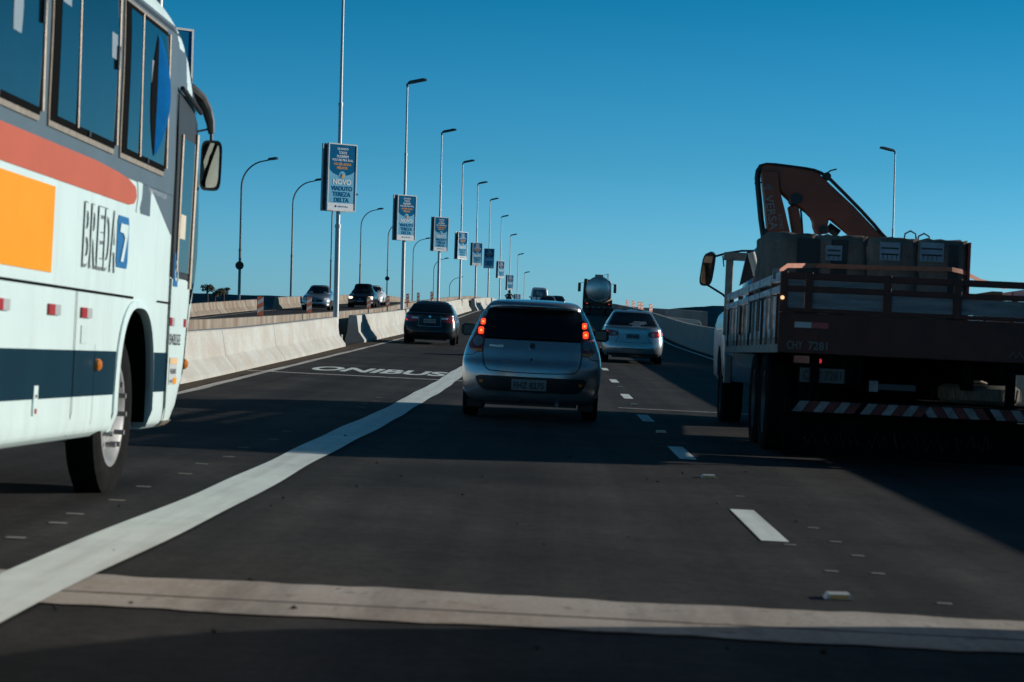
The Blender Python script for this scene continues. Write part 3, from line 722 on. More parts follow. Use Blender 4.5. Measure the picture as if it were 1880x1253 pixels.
def side_windows(parent, B, spans, z0, z1, m='glass', both=True):
    for sg in (-1, 1):
        for (a0, a1, b0, b1) in spans:               # bottom y0,y1 ; top y0,y1
            skin('side_window', side_fn(B, sg), [(z0, a0, a1), (z1, b0, b1)], m, parent, .006, .02, 6, 4)

def wheels4(parent, ya, yb, track, r, wd):
    for y in (ya, yb):
        for sg in (-1, 1): wheel(parent, sg*track, y, r, wd, sg)

# ---- silver hatchback straight ahead
def hatchback(loc, rot, label):
    t = thing('hatchback_car', label, 'car', loc, rot)
    #       z     w     r     f     DR   pR   DF   pF
    B = Body([(.20, .70, .12, 3.66, .30, 3.2, .5, 2.6), (.26, .775, .05, 3.76, .38, 3.0, .6, 2.6), (.36, .812, .015, 3.80, .44, 2.9, .7, 2.5), (.50, .824, .0, 3.80, .46, 2.8, .7, 2.5),
              (.64, .828, .015, 3.74, .48, 2.8, .7, 2.4), (.70, .824, .055, 3.62, .48, 2.8, .7, 2.4), (.82, .800, .085, 3.35, .46, 2.8, .8, 2.4), (.90, .772, .12, 2.96, .44, 2.8, .7, 2.4), (.97, .745, .16, 2.80, .42, 2.8, .6, 2.4),
              (1.08, .700, .24, 2.58, .36, 2.9, .5, 2.5), (1.20, .650, .33, 2.36, .32, 3.0, .45, 2.5), (1.30, .592, .42, 2.18, .30, 3.0, .4, 2.5), (1.34, .560, .40, 2.10, .30, 3.0, .4, 2.5), (1.385, .515, .44, 1.98, .32, 2.8, .4, 2.4), (1.41, .44, .62, 1.8, .32, 2.6, .4, 2.4), (1.425, .25, .85, 1.5, .25, 2.2, .3, 2.2)])
    cuts = [arch_cut(y, .29, .335, sg*.45, sg*1.2) for y in (.72, 3.12) for sg in (-1, 1)]
    link('body', B.mesh('body', 14, cuts), 'silver', t)
    R = rear_fn(B)
    wn = skin('rear_window', R, [(.955, -.555, .555), (.99, -.575, .575), (1.18, -.555, .555), (1.28, -.53, .53), (1.30, -.50, .50)], 'glass', t, .007, .02, 14, 22)
    skin('window_seal', R, [(.935, -.56, .56), (.985, -.592, .592), (1.19, -.575, .575), (1.295, -.55, .55), (1.315, -.50, .50)], 'rubber', wn, .003, .015, 14, 22)
    skin('wiper', R, [(.965, -.02, .30), (.978, -.02, .30)], 'black', wn, .02, .012, 2, 8)
    # high stop lamp and roof spoiler lip
    sp = skin('spoiler', R, [(1.312, -.50, .50), (1.345, -.545, .545), (1.372, -.53, .53)], 'silver', t, .045, .05, 6, 20)
    skin('high_stop_lamp', R, [(1.318, -.13, .13), (1.334, -.13, .13)], 'red_lens', sp, .052, .02, 2, 8)
    skin('spoiler_shadow_gap', R, [(1.303, -.47, .47), (1.312, -.48, .48)], 'black', sp, .02, .02, 2, 16)
    for sg in (-1, 1):
        def q(rows): return rows if sg > 0 else [(z, -c, -a) for z, a, c in rows]
        lens = skin('tail_light', R, q([(.775, .60, .655), (.79, .585, .715), (.85, .578, .765), (.93, .572, .728), (1.0, .578, .692), (1.08, .575, .662), (1.16, .572, .625), (1.205, .575, .59)]), 'red_lens', t, .010, .03, 18, 6)
        skin('brake_lamp', R, q(sq_rows(.604, 1.135, .030, .036)), 'red_lit', lens, .016, .01, 10, 8)
        skin('brake_core', R, q(circ_rows(.604, 1.135, .013)), 'red_core', lens, .018, .006, 8, 6)
        skin('brake_lamp', R, q(sq_rows(.622, 1.030, .034, .042)), 'red_lit', lens, .016, .01, 10, 8)
        skin('brake_core', R, q(circ_rows(.622, 1.030, .015)), 'red_core', lens, .018, .006, 8, 6)
        skin('reversing_lamp', R, q(circ_rows(.648, .905, .062)), 'clear_lens', lens, .016, .01, 10, 8)
        skin('indicator', R, q([(.782, .60, .68), (.812, .592, .735)]), 'amber' , lens, .015, .01, 4, 6)
        strip('gate_seam', R, [(sg*.585, .79), (sg*.575, .68), (sg*.55, .61), (sg*.50, .568), (sg*.2, .555), (0, .553)], .010, 'rubber', t)
        strip('bumper_seam', R, [(sg*.66, .77), (sg*.70, .74), (sg*.80, .73)], .006, 'rubber', t)
    # bumper recess with plate
    ins = skin('bumper_recess', R, [(.325, -.50, .50), (.345, -.575, .575), (.40, -.625, .625), (.47, -.655, .655), (.495, -.645, .645), (.507, -.60, .60)], 'black', t, .004, .02, 12, 24)
    skin('recess_lip', R, [(.318, -.50, .50), (.327, -.54, .54)], 'silver', ins, .012, .02, 2, 20)
    for sg in (-1, 1): skin('reflector', R, [(.42, sg*.585-.02, sg*.585+.02), (.45, sg*.585-.02, sg*.585+.02)], 'amber', ins, .009, .01, 2, 3)
    plate(t, B, -.02, .35, .41, .128, 'FHZ 8275', R)
    # badge, keyhole, model lettering
    bg_ = skin('badge', R, circ_rows(0, .875, .045), 'chrome', t, .012, .015, 12, 10)
    skin('badge_face', R, circ_rows(0, .875, .034), 'rim_dark', bg_, .015, .006, 10, 8)
    skin('keyhole', R, circ_rows(-.005, .715, .013), 'black', t, .006, .006, 8, 6)
    yv = R(-.42, .86, .012)[1]
    text('model_lettering', 'PALIO', 'chrome', t, (-.50, yv-.012, .845), (1, -.0, 0), (0, 0, 1), .155, .024, .004, .01)
    side_windows(t, B, [(.60, 1.20, .78, 1.22), (1.27, 2.35, 1.29, 1.95)], .98, 1.28)
    skin('windscreen', front_fn(B), [(.93, -.62, .62), (1.31, -.50, .50)], 'glass', t, .006, .02, 8, 14)
    for sg in (-1, 1):
        strip('roof_rail_seam', R, [(sg*.585, 1.29), (sg*.52, 1.375)], .012, 'rubber', t, .004)
        bx('mud_guard', (sg*.66-.09, .44, .12), (sg*.66+.09, .455, .3), 'black', t)
    mirror_pod(t, B, 2.42, .965, 'black')
    wheels4(t, .72, 3.12, .715, .285, .185)
    MB().tube([(.32, .05, .19), (.32, .5, .2)], .025, 10).build('exhaust_pipe', 'dark_steel', t)
    MB().box((-.55, .2, .16), (.55, 3.3, .24)).build('underbody', 'black', t, smooth=0)
    MB().tube([(0, 1.9, 1.42), (0, 1.72, 1.50)], .006, 6).build('antenna', 'black', t)
    return t
px, py = -.22, 25.0
hatchback(rp(px, py), yaw_pitch(px, py, .2, -.026), 'silver hatchback with lit brake lights straight ahead in our lane')

# ---- sedans
def sedan(name, loc, rot, label, paint, P):
    t = thing(name, label, 'car', loc, rot)
    L_, W_, H_ = P['L'], P['W']/2, P['H']; tk = P.get('trunk', 1.0); o = P.get('belt', .86)
    B = Body([(.20, W_*.86, .14, L_-.14, .30, 3.0, .5, 2.6), (.27, W_*.95, .05, L_-.04, .40, 2.9, .6, 2.5), (.42, W_*.99, .0, L_, .5, 2.7, .8, 2.4), (.56, W_, .02, L_-.01, .5, 2.7, .8, 2.4), (.72, W_*.985, .05, L_-.12, .5, 2.6, .8, 2.4),
              (.86, W_*.95, .075, L_-.45, .46, 2.6, .8, 2.4), (tk-.05, W_*.92, .09, L_-.95, .44, 2.6, .8, 2.4), (tk-.005, W_*.895, .12, L_-1.20, .42, 2.6, .7, 2.4), (tk+.02, W_*.87, .42, L_-1.42, .30, 2.8, .6, 2.4), (tk+.035, W_*.86, .60, L_-1.46, .26, 3.0, .5, 2.4),
              (tk+.16, W_*.79, .82, L_-1.66, .24, 3.0, .45, 2.5), (tk+.30, W_*.70, 1.10, L_-1.90, .24, 3.0, .45, 2.5), (H_-.09, W_*.645, 1.26, L_-2.08, .26, 3.0, .45, 2.5), (H_-.04, W_*.58, 1.42, L_-2.2, .3, 2.6, .45, 2.4), (H_-.01, W_*.42, 1.65, L_-2.4, .3, 2.4, .4, 2.3), (H_, W_*.22, 1.9, L_-2.6, .2, 2.2, .3, 2.2)])
    yr, yf = P.get('axles', (.95, L_-.9))
    link('body', B.mesh('body', 12, [arch_cut(y, .31, .35, sg*.48, sg*1.2) for y in (yr, yf) for sg in (-1, 1)]), paint, t)
    R = rear_fn(B)
    z0, z1 = tk+.05, H_-.085
    wn = skin('rear_window', R, [(z0, -W_*.75, W_*.75), (z1, -W_*.565, W_*.565)], 'glass', t, .007, .02, 10, 18)
    skin('window_seal', R, [(z0-.012, -W_*.79, W_*.79), (z1+.012, -W_*.60, W_*.60)], 'rubber', wn, .003, .01, 10, 18)
    side_windows(t, B, [(yr+.25, yr+.95, yr+.62, yr+.97), (yr+1.02, yf-.52, yr+1.04, yf-1.12)], tk+.05, H_-.12)
    skin('windscreen', front_fn(B), [(tk+.06, -W_*.74, W_*.74), (H_-.10, -W_*.58, W_*.58)], 'glass', t, .007, .02, 8, 14)
    mirror_pod(t, B, yf-.55, tk+.02, P.get('mirror', paint))
    wheels4(t, yr, yf, W_-.115, .31, .20)
    MB().box((-.55, .25, .15), (.55, L_-.4, .24)).build('underbody', 'black', t, smooth=0)
    return t, B, R
# silver sedan in the right lane
sx, sy = 2.28, 58.6
t, B, R = sedan('sedan_car', rp(sx, sy), yaw_pitch(sx, sy, .3), 'silver sedan with one lit tail light in the right lane ahead', 'silver2', dict(L=4.53, W=1.705, H=1.48, trunk=1.0, mirror='silver2'))
for sg in (-1, 1):
    q = lambda rows: rows if sg > 0 else [(z, -c, -a) for z, a, c in rows]
    l = skin('tail_light', R, q([(.735, .50, .66), (.76, .42, .80), (.82, .40, .835), (.88, .46, .825), (.905, .60, .79)]), 'red_lens', t, .009, .03, 10, 12)
    skin('brake_lamp', R, q(circ_rows(.745, .825, .062)), 'red_lit' if sg > 0 else 'red_dim', l, .015, .01, 10, 8)
    skin('reversing_lamp', R, q(circ_rows(.53, .80, .06)), 'clear_lens', l, .015, .01, 10, 8)
    strip('boot_seam', R, [(sg*.44, .92), (sg*.40, .74), (sg*.44, .62), (sg*.50, .585), (0, .57)], .009, 'rubber', t)
pr = skin('plate_recess', R, [(.655, -.25, .25), (.68, -.30, .30), (.84, -.27, .27)], 'silver2', t, -.012+.014, .015, 4, 8)
plate(t, B, -.01, .685, .36, .12, 'DXR 4186', R, mat('plate_dark', (0.10, 0.12, 0.13), 0.5))
skin('boot_trim', R, [(.845, -.36, .36), (.875, -.34, .34)], 'chrome', t, .008, .012, 2, 10)
skin('bumper_lip', R, [(.23, -.66, .66), (.27, -.74, .74)], 'black', t, .006, .02, 2, 16)
strip('bumper_line', R, [(-.80, .40), (.80, .40)], .012, 'rubber', t)
sil = mat('seat_silhouette', (0.10, 0.11, 0.12), 0.8)
rs_ = random.Random(11)
for i, (x0, w_, zz) in enumerate(((.02, .36, 1.145), (-.04, .42, 1.112), (-.10, .42, 1.08), (-.02, .24, 1.05))):
    pts = []; x = x0
    while x < x0+w_:
        pts.append((x, zz+rs_.uniform(-.006, .008))); x += .018
    strip('window_lettering', R, pts, .009, 'ban_white', t, .012)
MB().tube([(0, 1.75, 1.47), (0, 1.62, 1.55)], .008, 6).build('antenna', 'black', t)
# black sedan beside the left barrier
sx, sy = -3.98, 70.2
t, B, R = sedan('sedan_car', rp(sx, sy), yaw_pitch(sx, sy, -.4), 'black sedan close to the left barrier in the bus lane', 'black_paint', dict(L=4.5, W=1.755, H=1.45, trunk=1.04, mirror='black_paint'))
for sg in (-1, 1):
    q = lambda rows: rows if sg > 0 else [(z, -c, -a) for z, a, c in rows]
    l = skin('tail_light', R, q([(.74, .56, .74), (.79, .38, .82), (.86, .36, .84), (.93, .42, .83), (.955, .55, .80)]), 'red_lens', t, .009, .03, 10, 12)
    skin('reversing_lamp', R, q([(.85, .37, .60), (.90, .40, .60)]), 'headlamp', l, .015, .01, 4, 8)
    skin('brake_lamp', R, q(circ_rows(.775, .80, .035)), 'red_lit' if sg > 0 else 'red_dim', l, .015, .01, 8, 6)
    strip('boot_seam', R, [(sg*.37, .96), (sg*.36, .74), (sg*.40, .62), (0, .60)], .008, 'chrome', t, .002)
plate(t, B, 0, .72, .40, .13, 'FGH 2071', R)
skin('badge', R, circ_rows(0, .93, .04), 'chrome', t, .012, .012, 8, 6)
skin('lower_bumper', R, [(.22, -.64, .64), (.36, -.70, .70)], 'black', t, .006, .02, 3, 14)
# silver car and a dark car near the crest
for (sx, sy, m, lab, H_) in ((-.30, 190, 'silver2', 'silver car roof showing just above the hatchback at the crest', 1.46), (.55, 203, 'black_paint', 'dark car at the crest right of the van', 1.46)):
    t, B, R = sedan('sedan_car', rp(sx, sy), yaw_pitch(sx, sy, .6), lab, m, dict(L=4.3, W=1.72, H=H_, trunk=1.0))
    for sg in (-1, 1):
        q = lambda rows: rows if sg > 0 else [(z, -c, -a) for z, a, c in rows]
        skin('tail_light', R, q([(.74, .52, .80), (.90, .56, .79)]), 'red_lens', t, .009, .03, 6, 8)
    plate(t, B, 0, .7, .40, .13, '', R)
# ---- oncoming cars on the opposite carriageway
def oncoming(X, Y, label, paint, lit, H_=1.47, W_=1.72, name='oncoming_car'):
    rot = yaw_pitch(X, Y, 0, 0) @ Matrix.Rotation(math.pi, 3, 'Z')
    t, B, R = sedan(name, rl(X, Y), rot, label, paint, dict(L=4.2, W=W_, H=H_, trunk=.98))
    Fn = front_fn(B); hw = W_/2
    for sg in (-1, 1):
        q = lambda rows: rows if sg > 0 else [(z, -c, -a) for z, a, c in rows]
        skin('headlight', Fn, q([(.60, hw*.62, hw*.84), (.68, hw*.55, hw*.92), (.76, hw*.62, hw*.90)]), 'headlamp' if not lit else 'head_lit', t, .010, .03, 6, 8)
    gr = skin('grille', Fn, [(.50, -.40, .40), (.64, -.46, .46)], 'black', t, .006, .02, 4, 12)
    skin('badge', Fn, circ_rows(0, .60, .05), 'chrome', gr, .012, .01, 8, 6)
    skin('air_intake', Fn, [(.24, -.60, .60), (.38, -.66, .66)], 'black', t, .006, .02, 4, 14)
    skin('licence_plate', Fn, [(.40, -.2, .2), (.48, -.2, .2)], 'plate', t, .015, .015, 2, 6)
    return t
oncoming(-14.0, 131, 'silver car coming towards us on the opposite carriageway', 'silver2', False, 1.5)
oncoming(-12.75, 147, 'dark car with lit headlights coming on the opposite carriageway', 'black_paint', True, 1.62, 1.8)
oncoming(-13.6, 166, 'pale car half hidden behind the oncoming dark car', 'white_paint', False, 1.5)

# ================================================================== THE BUS
def frame_from_vp(vx, vy, roll):
    f = (C2W @ V(((vx-ICX)/FPX, -(vy-ICY)/FPX, 1.0))).normalized()
    u = C2W @ V((roll, 1.0, 0.0)); u = (u - f*u.dot(f)).normalized(); r = f.cross(u).normalized()
    return r, f, u, Matrix(((r.x, f.x, u.x), (r.y, f.y, u.y), (r.z, f.z, u.z)))
BR, BF, BU, Brot = frame_from_vp(1079, 671, .050)
BUS_O = CAM - BR*2.745 + BF*14.3 - BU*(.785+.135)        # ground below the front right corner
M.update(bus_white=grimy_paint('bus_white_paint', (0.68, 0.82, 0.80), (.46, .48, .44)), bus_grey=mat('bus_grey_paint', (0.10, 0.135, 0.16), 0.45, 0.0, 0.08, 2.5, spec=.25),
         bus_red=mat('bus_red_paint', (0.50, 0.115, 0.065), 0.5, 0, .06, 3, spec=.15), bus_orange=mat('bus_orange_paint', (0.86, 0.31, 0.012), 0.5, 0, .05, 3, spec=.15), bus_navy=mat('bus_navy_paint', (0.002, 0.024, 0.042), 0.45, 0, .1, 3, spec=.12),
         alu=mat('window_aluminium', (0.30, 0.25, 0.20), 0.5, 0.3, 0.2, 20, spec=.2), alu_dark=mat('window_frame_dark', (0.045, 0.05, 0.055), 0.5, 0.2, spec=.15), curtain=mat('blue_curtain', (0.0, 0.10, 0.30), 0.9, spec=.05, var=.2, scale=5),
         logo_blue=mat('logo_blue', (0.012, 0.14, 0.36), 0.4), sticker=mat('pale_sticker', (0.22, 0.28, 0.32), 0.5), mirror_refl=mat('mirror_face', (0.28, 0.26, 0.23), 0.03, 1.0, .05), refl_red=mat('red_reflector', (0.40, 0.03, 0.03), 0.3), refl_white=mat('white_reflector', (0.45, 0.46, 0.46), 0.3))
def make_bus():
    t = thing('city_bus', 'white bus with red stripe, orange panel and navy band filling the left edge', 'bus', BUS_O, Brot)
    yl = lambda Y: Y-14.3; zl = lambda z: z+.785
    #        z    w     r     f     DR  pR  DF   pF
    B = Body([(.375, 1.19, -11, -.05, .3, 4, .26, 2.3), (.41, 1.235, -11, .05, .3, 4, .30, 2.3), (.50, 1.25, -11, .14, .3, 4, .32, 2.3), (.75, 1.25, -11, .42, .3, 4, .38, 2.3), (1.10, 1.25, -11, .64, .3, 4, .42, 2.3), (1.60, 1.25, -11, .84, .3, 4, .46, 2.3), (2.10, 1.25, -11, .76, .3, 4, .50, 2.3), (2.50, 1.248, -11, .58, .3, 4, .54, 2.3),
              (2.80, 1.24, -11, .34, .3, 4, .60, 2.3), (2.94, 1.225, -11, .16, .3, 4, .66, 2.3), (3.06, 1.18, -10.95, -.10, .3, 4, .72, 2.3), (3.16, 1.08, -10.9, -.45, .3, 4, .8, 2.3), (3.24, .88, -10.8, -.9, .3, 4, .8, 2.2), (3.28, .5, -10.6, -1.4, .3, 3, .7, 2.2)], xc=-1.25)
    S = side_fn(B, 1)
    ycen = yl(12.85)
    wn = 32; R_ = .50
    pts = []
    for k in range(wn+1):
        a = math.pi*k/wn; pts.append((ycen+R_*math.copysign(abs(math.cos(a))**.75, math.cos(a)), .50+.63*abs(math.sin(a))**.75))
    pts = [(ycen+R_, .2)] + pts + [(ycen-R_, .2)]
    cut = MB().prism(pts, -.75, .2, lambda a, b_, q: (q, a, b_)).mesh('cut', 0)
    link('body', B.mesh('body', 14, [cut]), 'bus_white', t)
    # wheel arch lip
    outer = [(ycen+(a-ycen)*1.10, .5+(b_-.5)*1.07 if b_ > .5 else b_) for a, b_ in pts]
    lip = MB(); n = len(pts)
    A = [S(a, max(b_, .39), .022) for a, b_ in pts]; Bq = [S(a, max(b_, .39), .012) for a, b_ in outer]; Cq = [S(a, max(b_, .39), -.10) for a, b_ in pts]; Dq = [S(a, max(b_, .39), -.03) for a, b_ in outer]
    lip.grid([Dq, Bq, A, Cq]); lip.build('arch_lip', 'bus_white', t, smooth=40)
    ln = [(ycen+(a-ycen)*.975, max(b_-.018 if b_ > .5 else b_, .42)) for a, b_ in pts]
    MB().grid([[(-.025, a, b_) for a, b_ in ln], [(-.70, a, b_) for a, b_ in ln]]).add([(-.70, a, b_) for a, b_ in ln], [tuple(range(len(ln)))]).build('wheel_well', 'rubber', t, smooth=0)
    # ---- livery bands
    Yb = -10.6
    E0 = yl(14.38)
    skin('grey_band', S, [(1.63, yl(13.74), yl(13.8)), (1.885, yl(13.05), yl(13.8))], 'bus_grey', t, .0025, .006, 8, 4)
    skin('grey_band', S, [(1.70, yl(12.80), yl(13.07)), (1.76, yl(12.76), yl(13.07)), (1.885, yl(12.74), yl(13.07))], 'bus_grey', t, .0025, .006, 4, 4)
    skin('grey_band', S, [(1.88, Yb, E0), (2.98, Yb, E0-.1)], 'bus_grey', t, .0025, .006, 24, 40)
    skin('red_stripe', S, [(1.728, Yb, yl(12.46)), (1.745, Yb, yl(12.60)), (1.79, Yb, yl(12.66)), (1.845, Yb, yl(12.62)), (1.885, Yb, yl(12.35)), (1.905, Yb, yl(11.6))], 'bus_red', t, .005, .006, 12, 40)
    skin('orange_panel', S, [(1.253, Yb, yl(10.73)), (1.69, Yb, yl(10.73))], 'bus_orange', t, .005, .006, 3, 30)
    skin('navy_band', S, [(.612, Yb, ycen-.56), (.863, Yb, ycen-.53)], 'bus_navy', t, .004, .006, 3, 30)
    skin('navy_band', S, [(.612, ycen+.56, yl(14.5)), (.863, ycen+.545, yl(14.62))], 'bus_navy', t, .004, .006, 4, 14)
    skin('white_chevron', S, [(1.70, yl(12.66), yl(12.72)), (1.80, yl(12.70), yl(12.80)), (1.882, yl(12.66), yl(12.80))], 'bus_white', t, .006, .006, 6, 3)
    # ---- windows
    gb, gt = 2.005, 2.905
    wins = [(yl(8.55), yl(10.36)), (yl(10.50), yl(12.0)), (yl(12.12), yl(13.42))]
    for k, (a, b_) in enumerate(wins):
        fr = skin('window_frame', S, [(gb-.03, a, b_-.05), (gb+.03, a-.01, b_), (gt-.03, a-.01, b_), (gt, a+.02, b_-.06)], 'alu', t, .012, .02, 8, 8)
        skin('window_seal', S, [(gb, a+.02, b_-.05), (gb+.03, a+.015, b_-.03), (gt-.04, a+.015, b_-.03), (gt-.02, a+.03, b_-.07)], 'rubber', fr, .016, .02, 8, 8)
        m0 = a+.37*(b_-a)
        skin('pane', S, [(gb+.035, a+.14 if k else a+.05, m0-.04), (gt-.05, a+.14 if k else a+.05, m0-.04)], 'glass_pale', fr, .019, .01, 6, 4)
        skin('pane', S, [(gb+.035, m0+.02, b_-.075), (gt-.05, m0+.02, b_-.075)], 'glass_pale', fr, .019, .01, 6, 6)
        MB().tube([S(m0, gb+.02, .022), S(m0, gt-.03, .018)], .008, 6).build('mullion', 'alu', fr)
        MB().tube([S(b_-.04, gb+.02, .020), S(b_-.04, gt-.03, .018)], .014, 8).build('post_strip', 'alu', fr)
        MB().box(V(S(b_-.10, 2.45, .018))-V((.002, .02, 0)), V(S(b_-.10, 2.58, .034))+V((0, .02, 0))).build('latch', 'black', fr, smooth=0)
        MB().box(V(S(a+.55*(b_-a), gb+.01, .014))-V((0, .02, .005)), V(S(a+.55*(b_-a), gb+.035, .026))+V((0, .02, 0))).build('drain', 'black', fr, smooth=0)
        if k == 1:
            skin('sticker', S, [(2.50, b_-.24, b_-.10), (2.64, b_-.25, b_-.11)], 'sticker', fr, .021, .004, 2, 2)
            skin('sticker', S, [(2.62, a+.15, a+.32), (2.80, a+.15, a+.32)], 'sticker', fr, .021, .004, 2, 2)
        if k == 0: skin('sticker', S, [(2.34, a+1.20, a+1.34), (2.46, a+1.19, a+1.36), (2.60, a+1.24, a+1.34)], 'sticker', fr, .021, .004, 4, 3)
        if k == 2: skin('sticker', S, [(2.50, a+.72, a+.86), (2.64, a+.72, a+.86)], 'sticker', fr, .021, .004, 2, 2)
    # blue curtain bulging in the front window
    a, b_ = wins[2]
    rows = []
    for k in range(15):
        q = k/14; z = gb+.06+(gt-.08-gb-.06)*q; bul = math.sin(math.pi*q)**.8
        rows.append([(S(a+.90+.30*bul*j/5-.02*(1-q), z, .024+.05*math.sin(math.pi*j/5)*bul)) for j in range(6)])
    MB().grid(rows).build('curtain', 'curtain', t, smooth=60)
    rows = []
    for k in range(15):
        q = k/14; z = gb+.06+(gt-.10-gb-.06)*q; bul = math.sin(math.pi*q)**.8
        rows.append([(S(a+.90-.17*bul*j/3-.02*(1-q), z, .0225)) for j in range(4)])
    MB().grid(rows).build('curtain_lining', 'rubber', t, smooth=60)
    # ---- door in front of the wheel
    d0, d1 = yl(13.80), yl(14.40)
    dr = skin('door', S, [(.40, d0+.0, d1-.18), (.75, d0, d1-.02), (1.35, d0, d1+.06)], 'bus_white', t, .010, .02, 8, 6)
    for y0, y1 in ((d0, d0), (d1-.16, d1+.08)):
        strip('door_seal', S, [(y0, .42), (y0+.5*(y1-y0), .8), (y1, 1.35), (y1, 2.0), (y1-.05, 2.55)], .022, 'rubber', dr, .013)
    skin('door_frame', S, [(1.36, d0-.02, d1+.10), (2.56, d0-.02, d1+.06)], 'alu_dark', dr, .010, .02, 10, 6)
    skin('pane', S, [(1.40, d0+.13, d1-.02), (2.28, d0+.13, d1-.02)], 'glass_pale', dr, .018, .02, 10, 6)
    skin('notice', S, [(1.62, d0+.16, d0+.34), (1.78, d0+.16, d0+.34)], mat('notice_cream', (.62, .55, .42), .6), dr, .022, .004, 2, 3)
    MB().tube([S(d0+.12, 1.40, .016), S(d0+.12, 2.30, .016)], .012, 6).build('pane_trim', 'alu', dr)
    MB().tube([S(d1-.01, 1.30, .016), S(d1+.02, 2.35, .016)], .016, 6).build('pane_trim', 'alu', dr)
    MB().tube([S(d0-.04, 2.585, .03), S(d0+.15, 2.56, .035), S(d1, 2.50, .04)], .016, 8).build('rain_gutter', 'black', t)
    skin('accessibility_sign', S, [(1.30, d0+.06, d0+.20), (1.52, d0+.06, d0+.20)], 'logo_blue', dr, .014, .004, 3, 3)
    yv, zv = d0+.13, 1.36
    MB().lathe([(0, .030), (0, .044), (.002, .044), (.002, .030)], V(S(yv, zv+.02, .016)), 'x', 20).build('wheelchair_symbol', 'bus_white', dr)
    MB().tube([S(yv-.02, 1.47, .018), S(yv-.01, 1.40, .018), S(yv+.03, 1.40, .018), S(yv+.05, 1.34, .018)], .006, 6).build('wheelchair_symbol', 'bus_white', dr)
    skin('kneel_step', S, [(.385, d0-.02, d1-.2), (.42, d0-.02, d1-.18)], 'alu', dr, .02, .04, 2, 4)
    # front quarter glass and windscreen (seen edge-on)
    skin('quarter_pane', S, [(1.20, d1+.10, d1+.13), (1.45, d1+.12, d1+.30), (2.40, d1+.12, d1+.22), (2.55, d1+.11, d1+.13)], 'glass', t, .006, .02, 8, 4)
    skin('windscreen', front_fn(B), [(1.45, -2.40, -.10), (2.70, -2.36, -.14)], 'glass', t, .008, .02, 14, 20)
    skin('windscreen_seal', front_fn(B), [(1.41, -2.44, -.06), (2.75, -2.40, -.10)], 'rubber', t, .004, .02, 14, 20)
    skin('roof_cap_line', S, [(2.93, Yb, yl(13.9)), (2.955, Yb, yl(13.9))], 'alu_dark', t, .006, .008, 2, 30)
    # ---- mirror on a long arm
    base = V(S(d1+.12, 2.56, .02))
    q = lambda px, py, Y: V((BR.dot(P_(px, py, Y)), BF.dot(P_(px, py, Y)), BU.dot(P_(px, py, Y))))
    def P_(px, py, Y): return CAM + (C2W @ V(((px-ICX)/FPX, -(py-ICY)/FPX, 1.0)))*Y - BUS_O
    arm = [q(338, 160, 14.75), q(352, 166, 14.85), q(368, 180, 14.95), q(380, 202, 15.0), q(386, 225, 15.0), q(388, 246, 15.0)]
    mm = MB().tube([base] + arm, [.05, .05, .045, .042, .038, .032, .022], 10).build('mirror_arm', 'black', t)
    MB().tube([arm[-1], q(388, 262, 15.0)], .012, 8).build('mirror_stem', 'black', mm)
    MB().tube([q(356, 243, 14.9), q(386, 237, 15.0)], .008, 6).build('mirror_strut', 'black', mm)
    MB().box(q(346, 168, 14.8)-V((.03, .05, .06)), q(346, 150, 14.8)+V((.02, .05, .03))).build('arm_bracket', 'black', mm, bevel=.01)
    cx = q(388, 305, 15.0); hw, hh = .076, .178
    sh = lambda s_: [(hw*s_*math.copysign(abs(math.cos(a))**.45, math.cos(a)), hh*s_*math.copysign(abs(math.sin(a))**.35, math.sin(a))) for a in [2*math.pi*k/28 for k in range(28)]]
    hs = MB().prism(sh(1), -.02, .05, lambda a, b_, y: (cx.x+a*(1 if y < 0 else .8), cx.y+y, cx.z+b_*(1 if y < 0 else .85))).build('mirror_housing', 'black', mm, smooth=40)
    yaw = Matrix.Rotation(rad(-16), 3, 'Z')
    MB().prism(sh(.88), 0, .004, lambda a, b_, y: cx + V((0, -.026, 0)) + yaw @ V((a, y-.012, b_))).build('mirror_glass', 'mirror_refl', hs, smooth=0)
    # ---- trim lines, reflectors, lamps, lettering
    strip('panel_line', S, [(Yb, 1.187), (yl(13.05)-.35, 1.187)], .014, 'rubber', t, .006)
    strip('panel_line', S, [(ycen+.56, 1.187), (d0, 1.187)], .012, 'rubber', t, .006)
    for yy in (yl(9.2), yl(11.30)): strip('panel_line', S, [(yy, .40), (yy, 1.18)], .012, 'rubber', t, .007)
    strip('panel_line', S, [(yl(11.78), .40), (yl(11.78), .9)], .005, 'rubber', t, .006)
    for k, yy in enumerate((yl(9.85), yl(10.82), yl(11.52), d0+.10, d1-.03)):
        z = 1.04; w_ = .115 if k < 3 else .075
        skin('reflector', S, [(z, yy-w_, yy), (z+.055, yy-w_, yy)], 'refl_red', t, .014, .012, 2, 2)
        skin('reflector', S, [(z, yy, yy+w_), (z+.055, yy, yy+w_)], 'refl_white', t, .014, .012, 2, 2)
    for yy, z in ((yl(11.82), .785), (d1+.03, .79)):
        MB().lathe([(0, .036), (.02, .034), (.032, .022), (.034, .001)], V(S(yy, z, .004)), 'x', 20, closed=False).build('marker_lamp', 'amber', t)
    skin('fuel_flap', S, [(.90, yl(11.44), yl(11.60)), (1.0, yl(11.44), yl(11.60))], 'bus_white', t, .006, .006, 2, 2)
    hd = skin('locker_handle', S, [(.53, yl(10.50), yl(10.58)), (.68, yl(10.50), yl(10.58))], 'bus_white', t, .009, .01, 2, 2)
    skin('handle_lock', S, [(.54, yl(10.525), yl(10.56)), (.565, yl(10.525), yl(10.56))], 'refl_red', hd, .012, .006, 2, 2)
    skin('handle_lock', S, [(.62, yl(10.53), yl(10.555)), (.635, yl(10.53), yl(10.555))], 'ink', hd, .012, .006, 2, 2)
    X1, Y1, Z1 = (1,0,0), (0,1,0), (0,0,1)
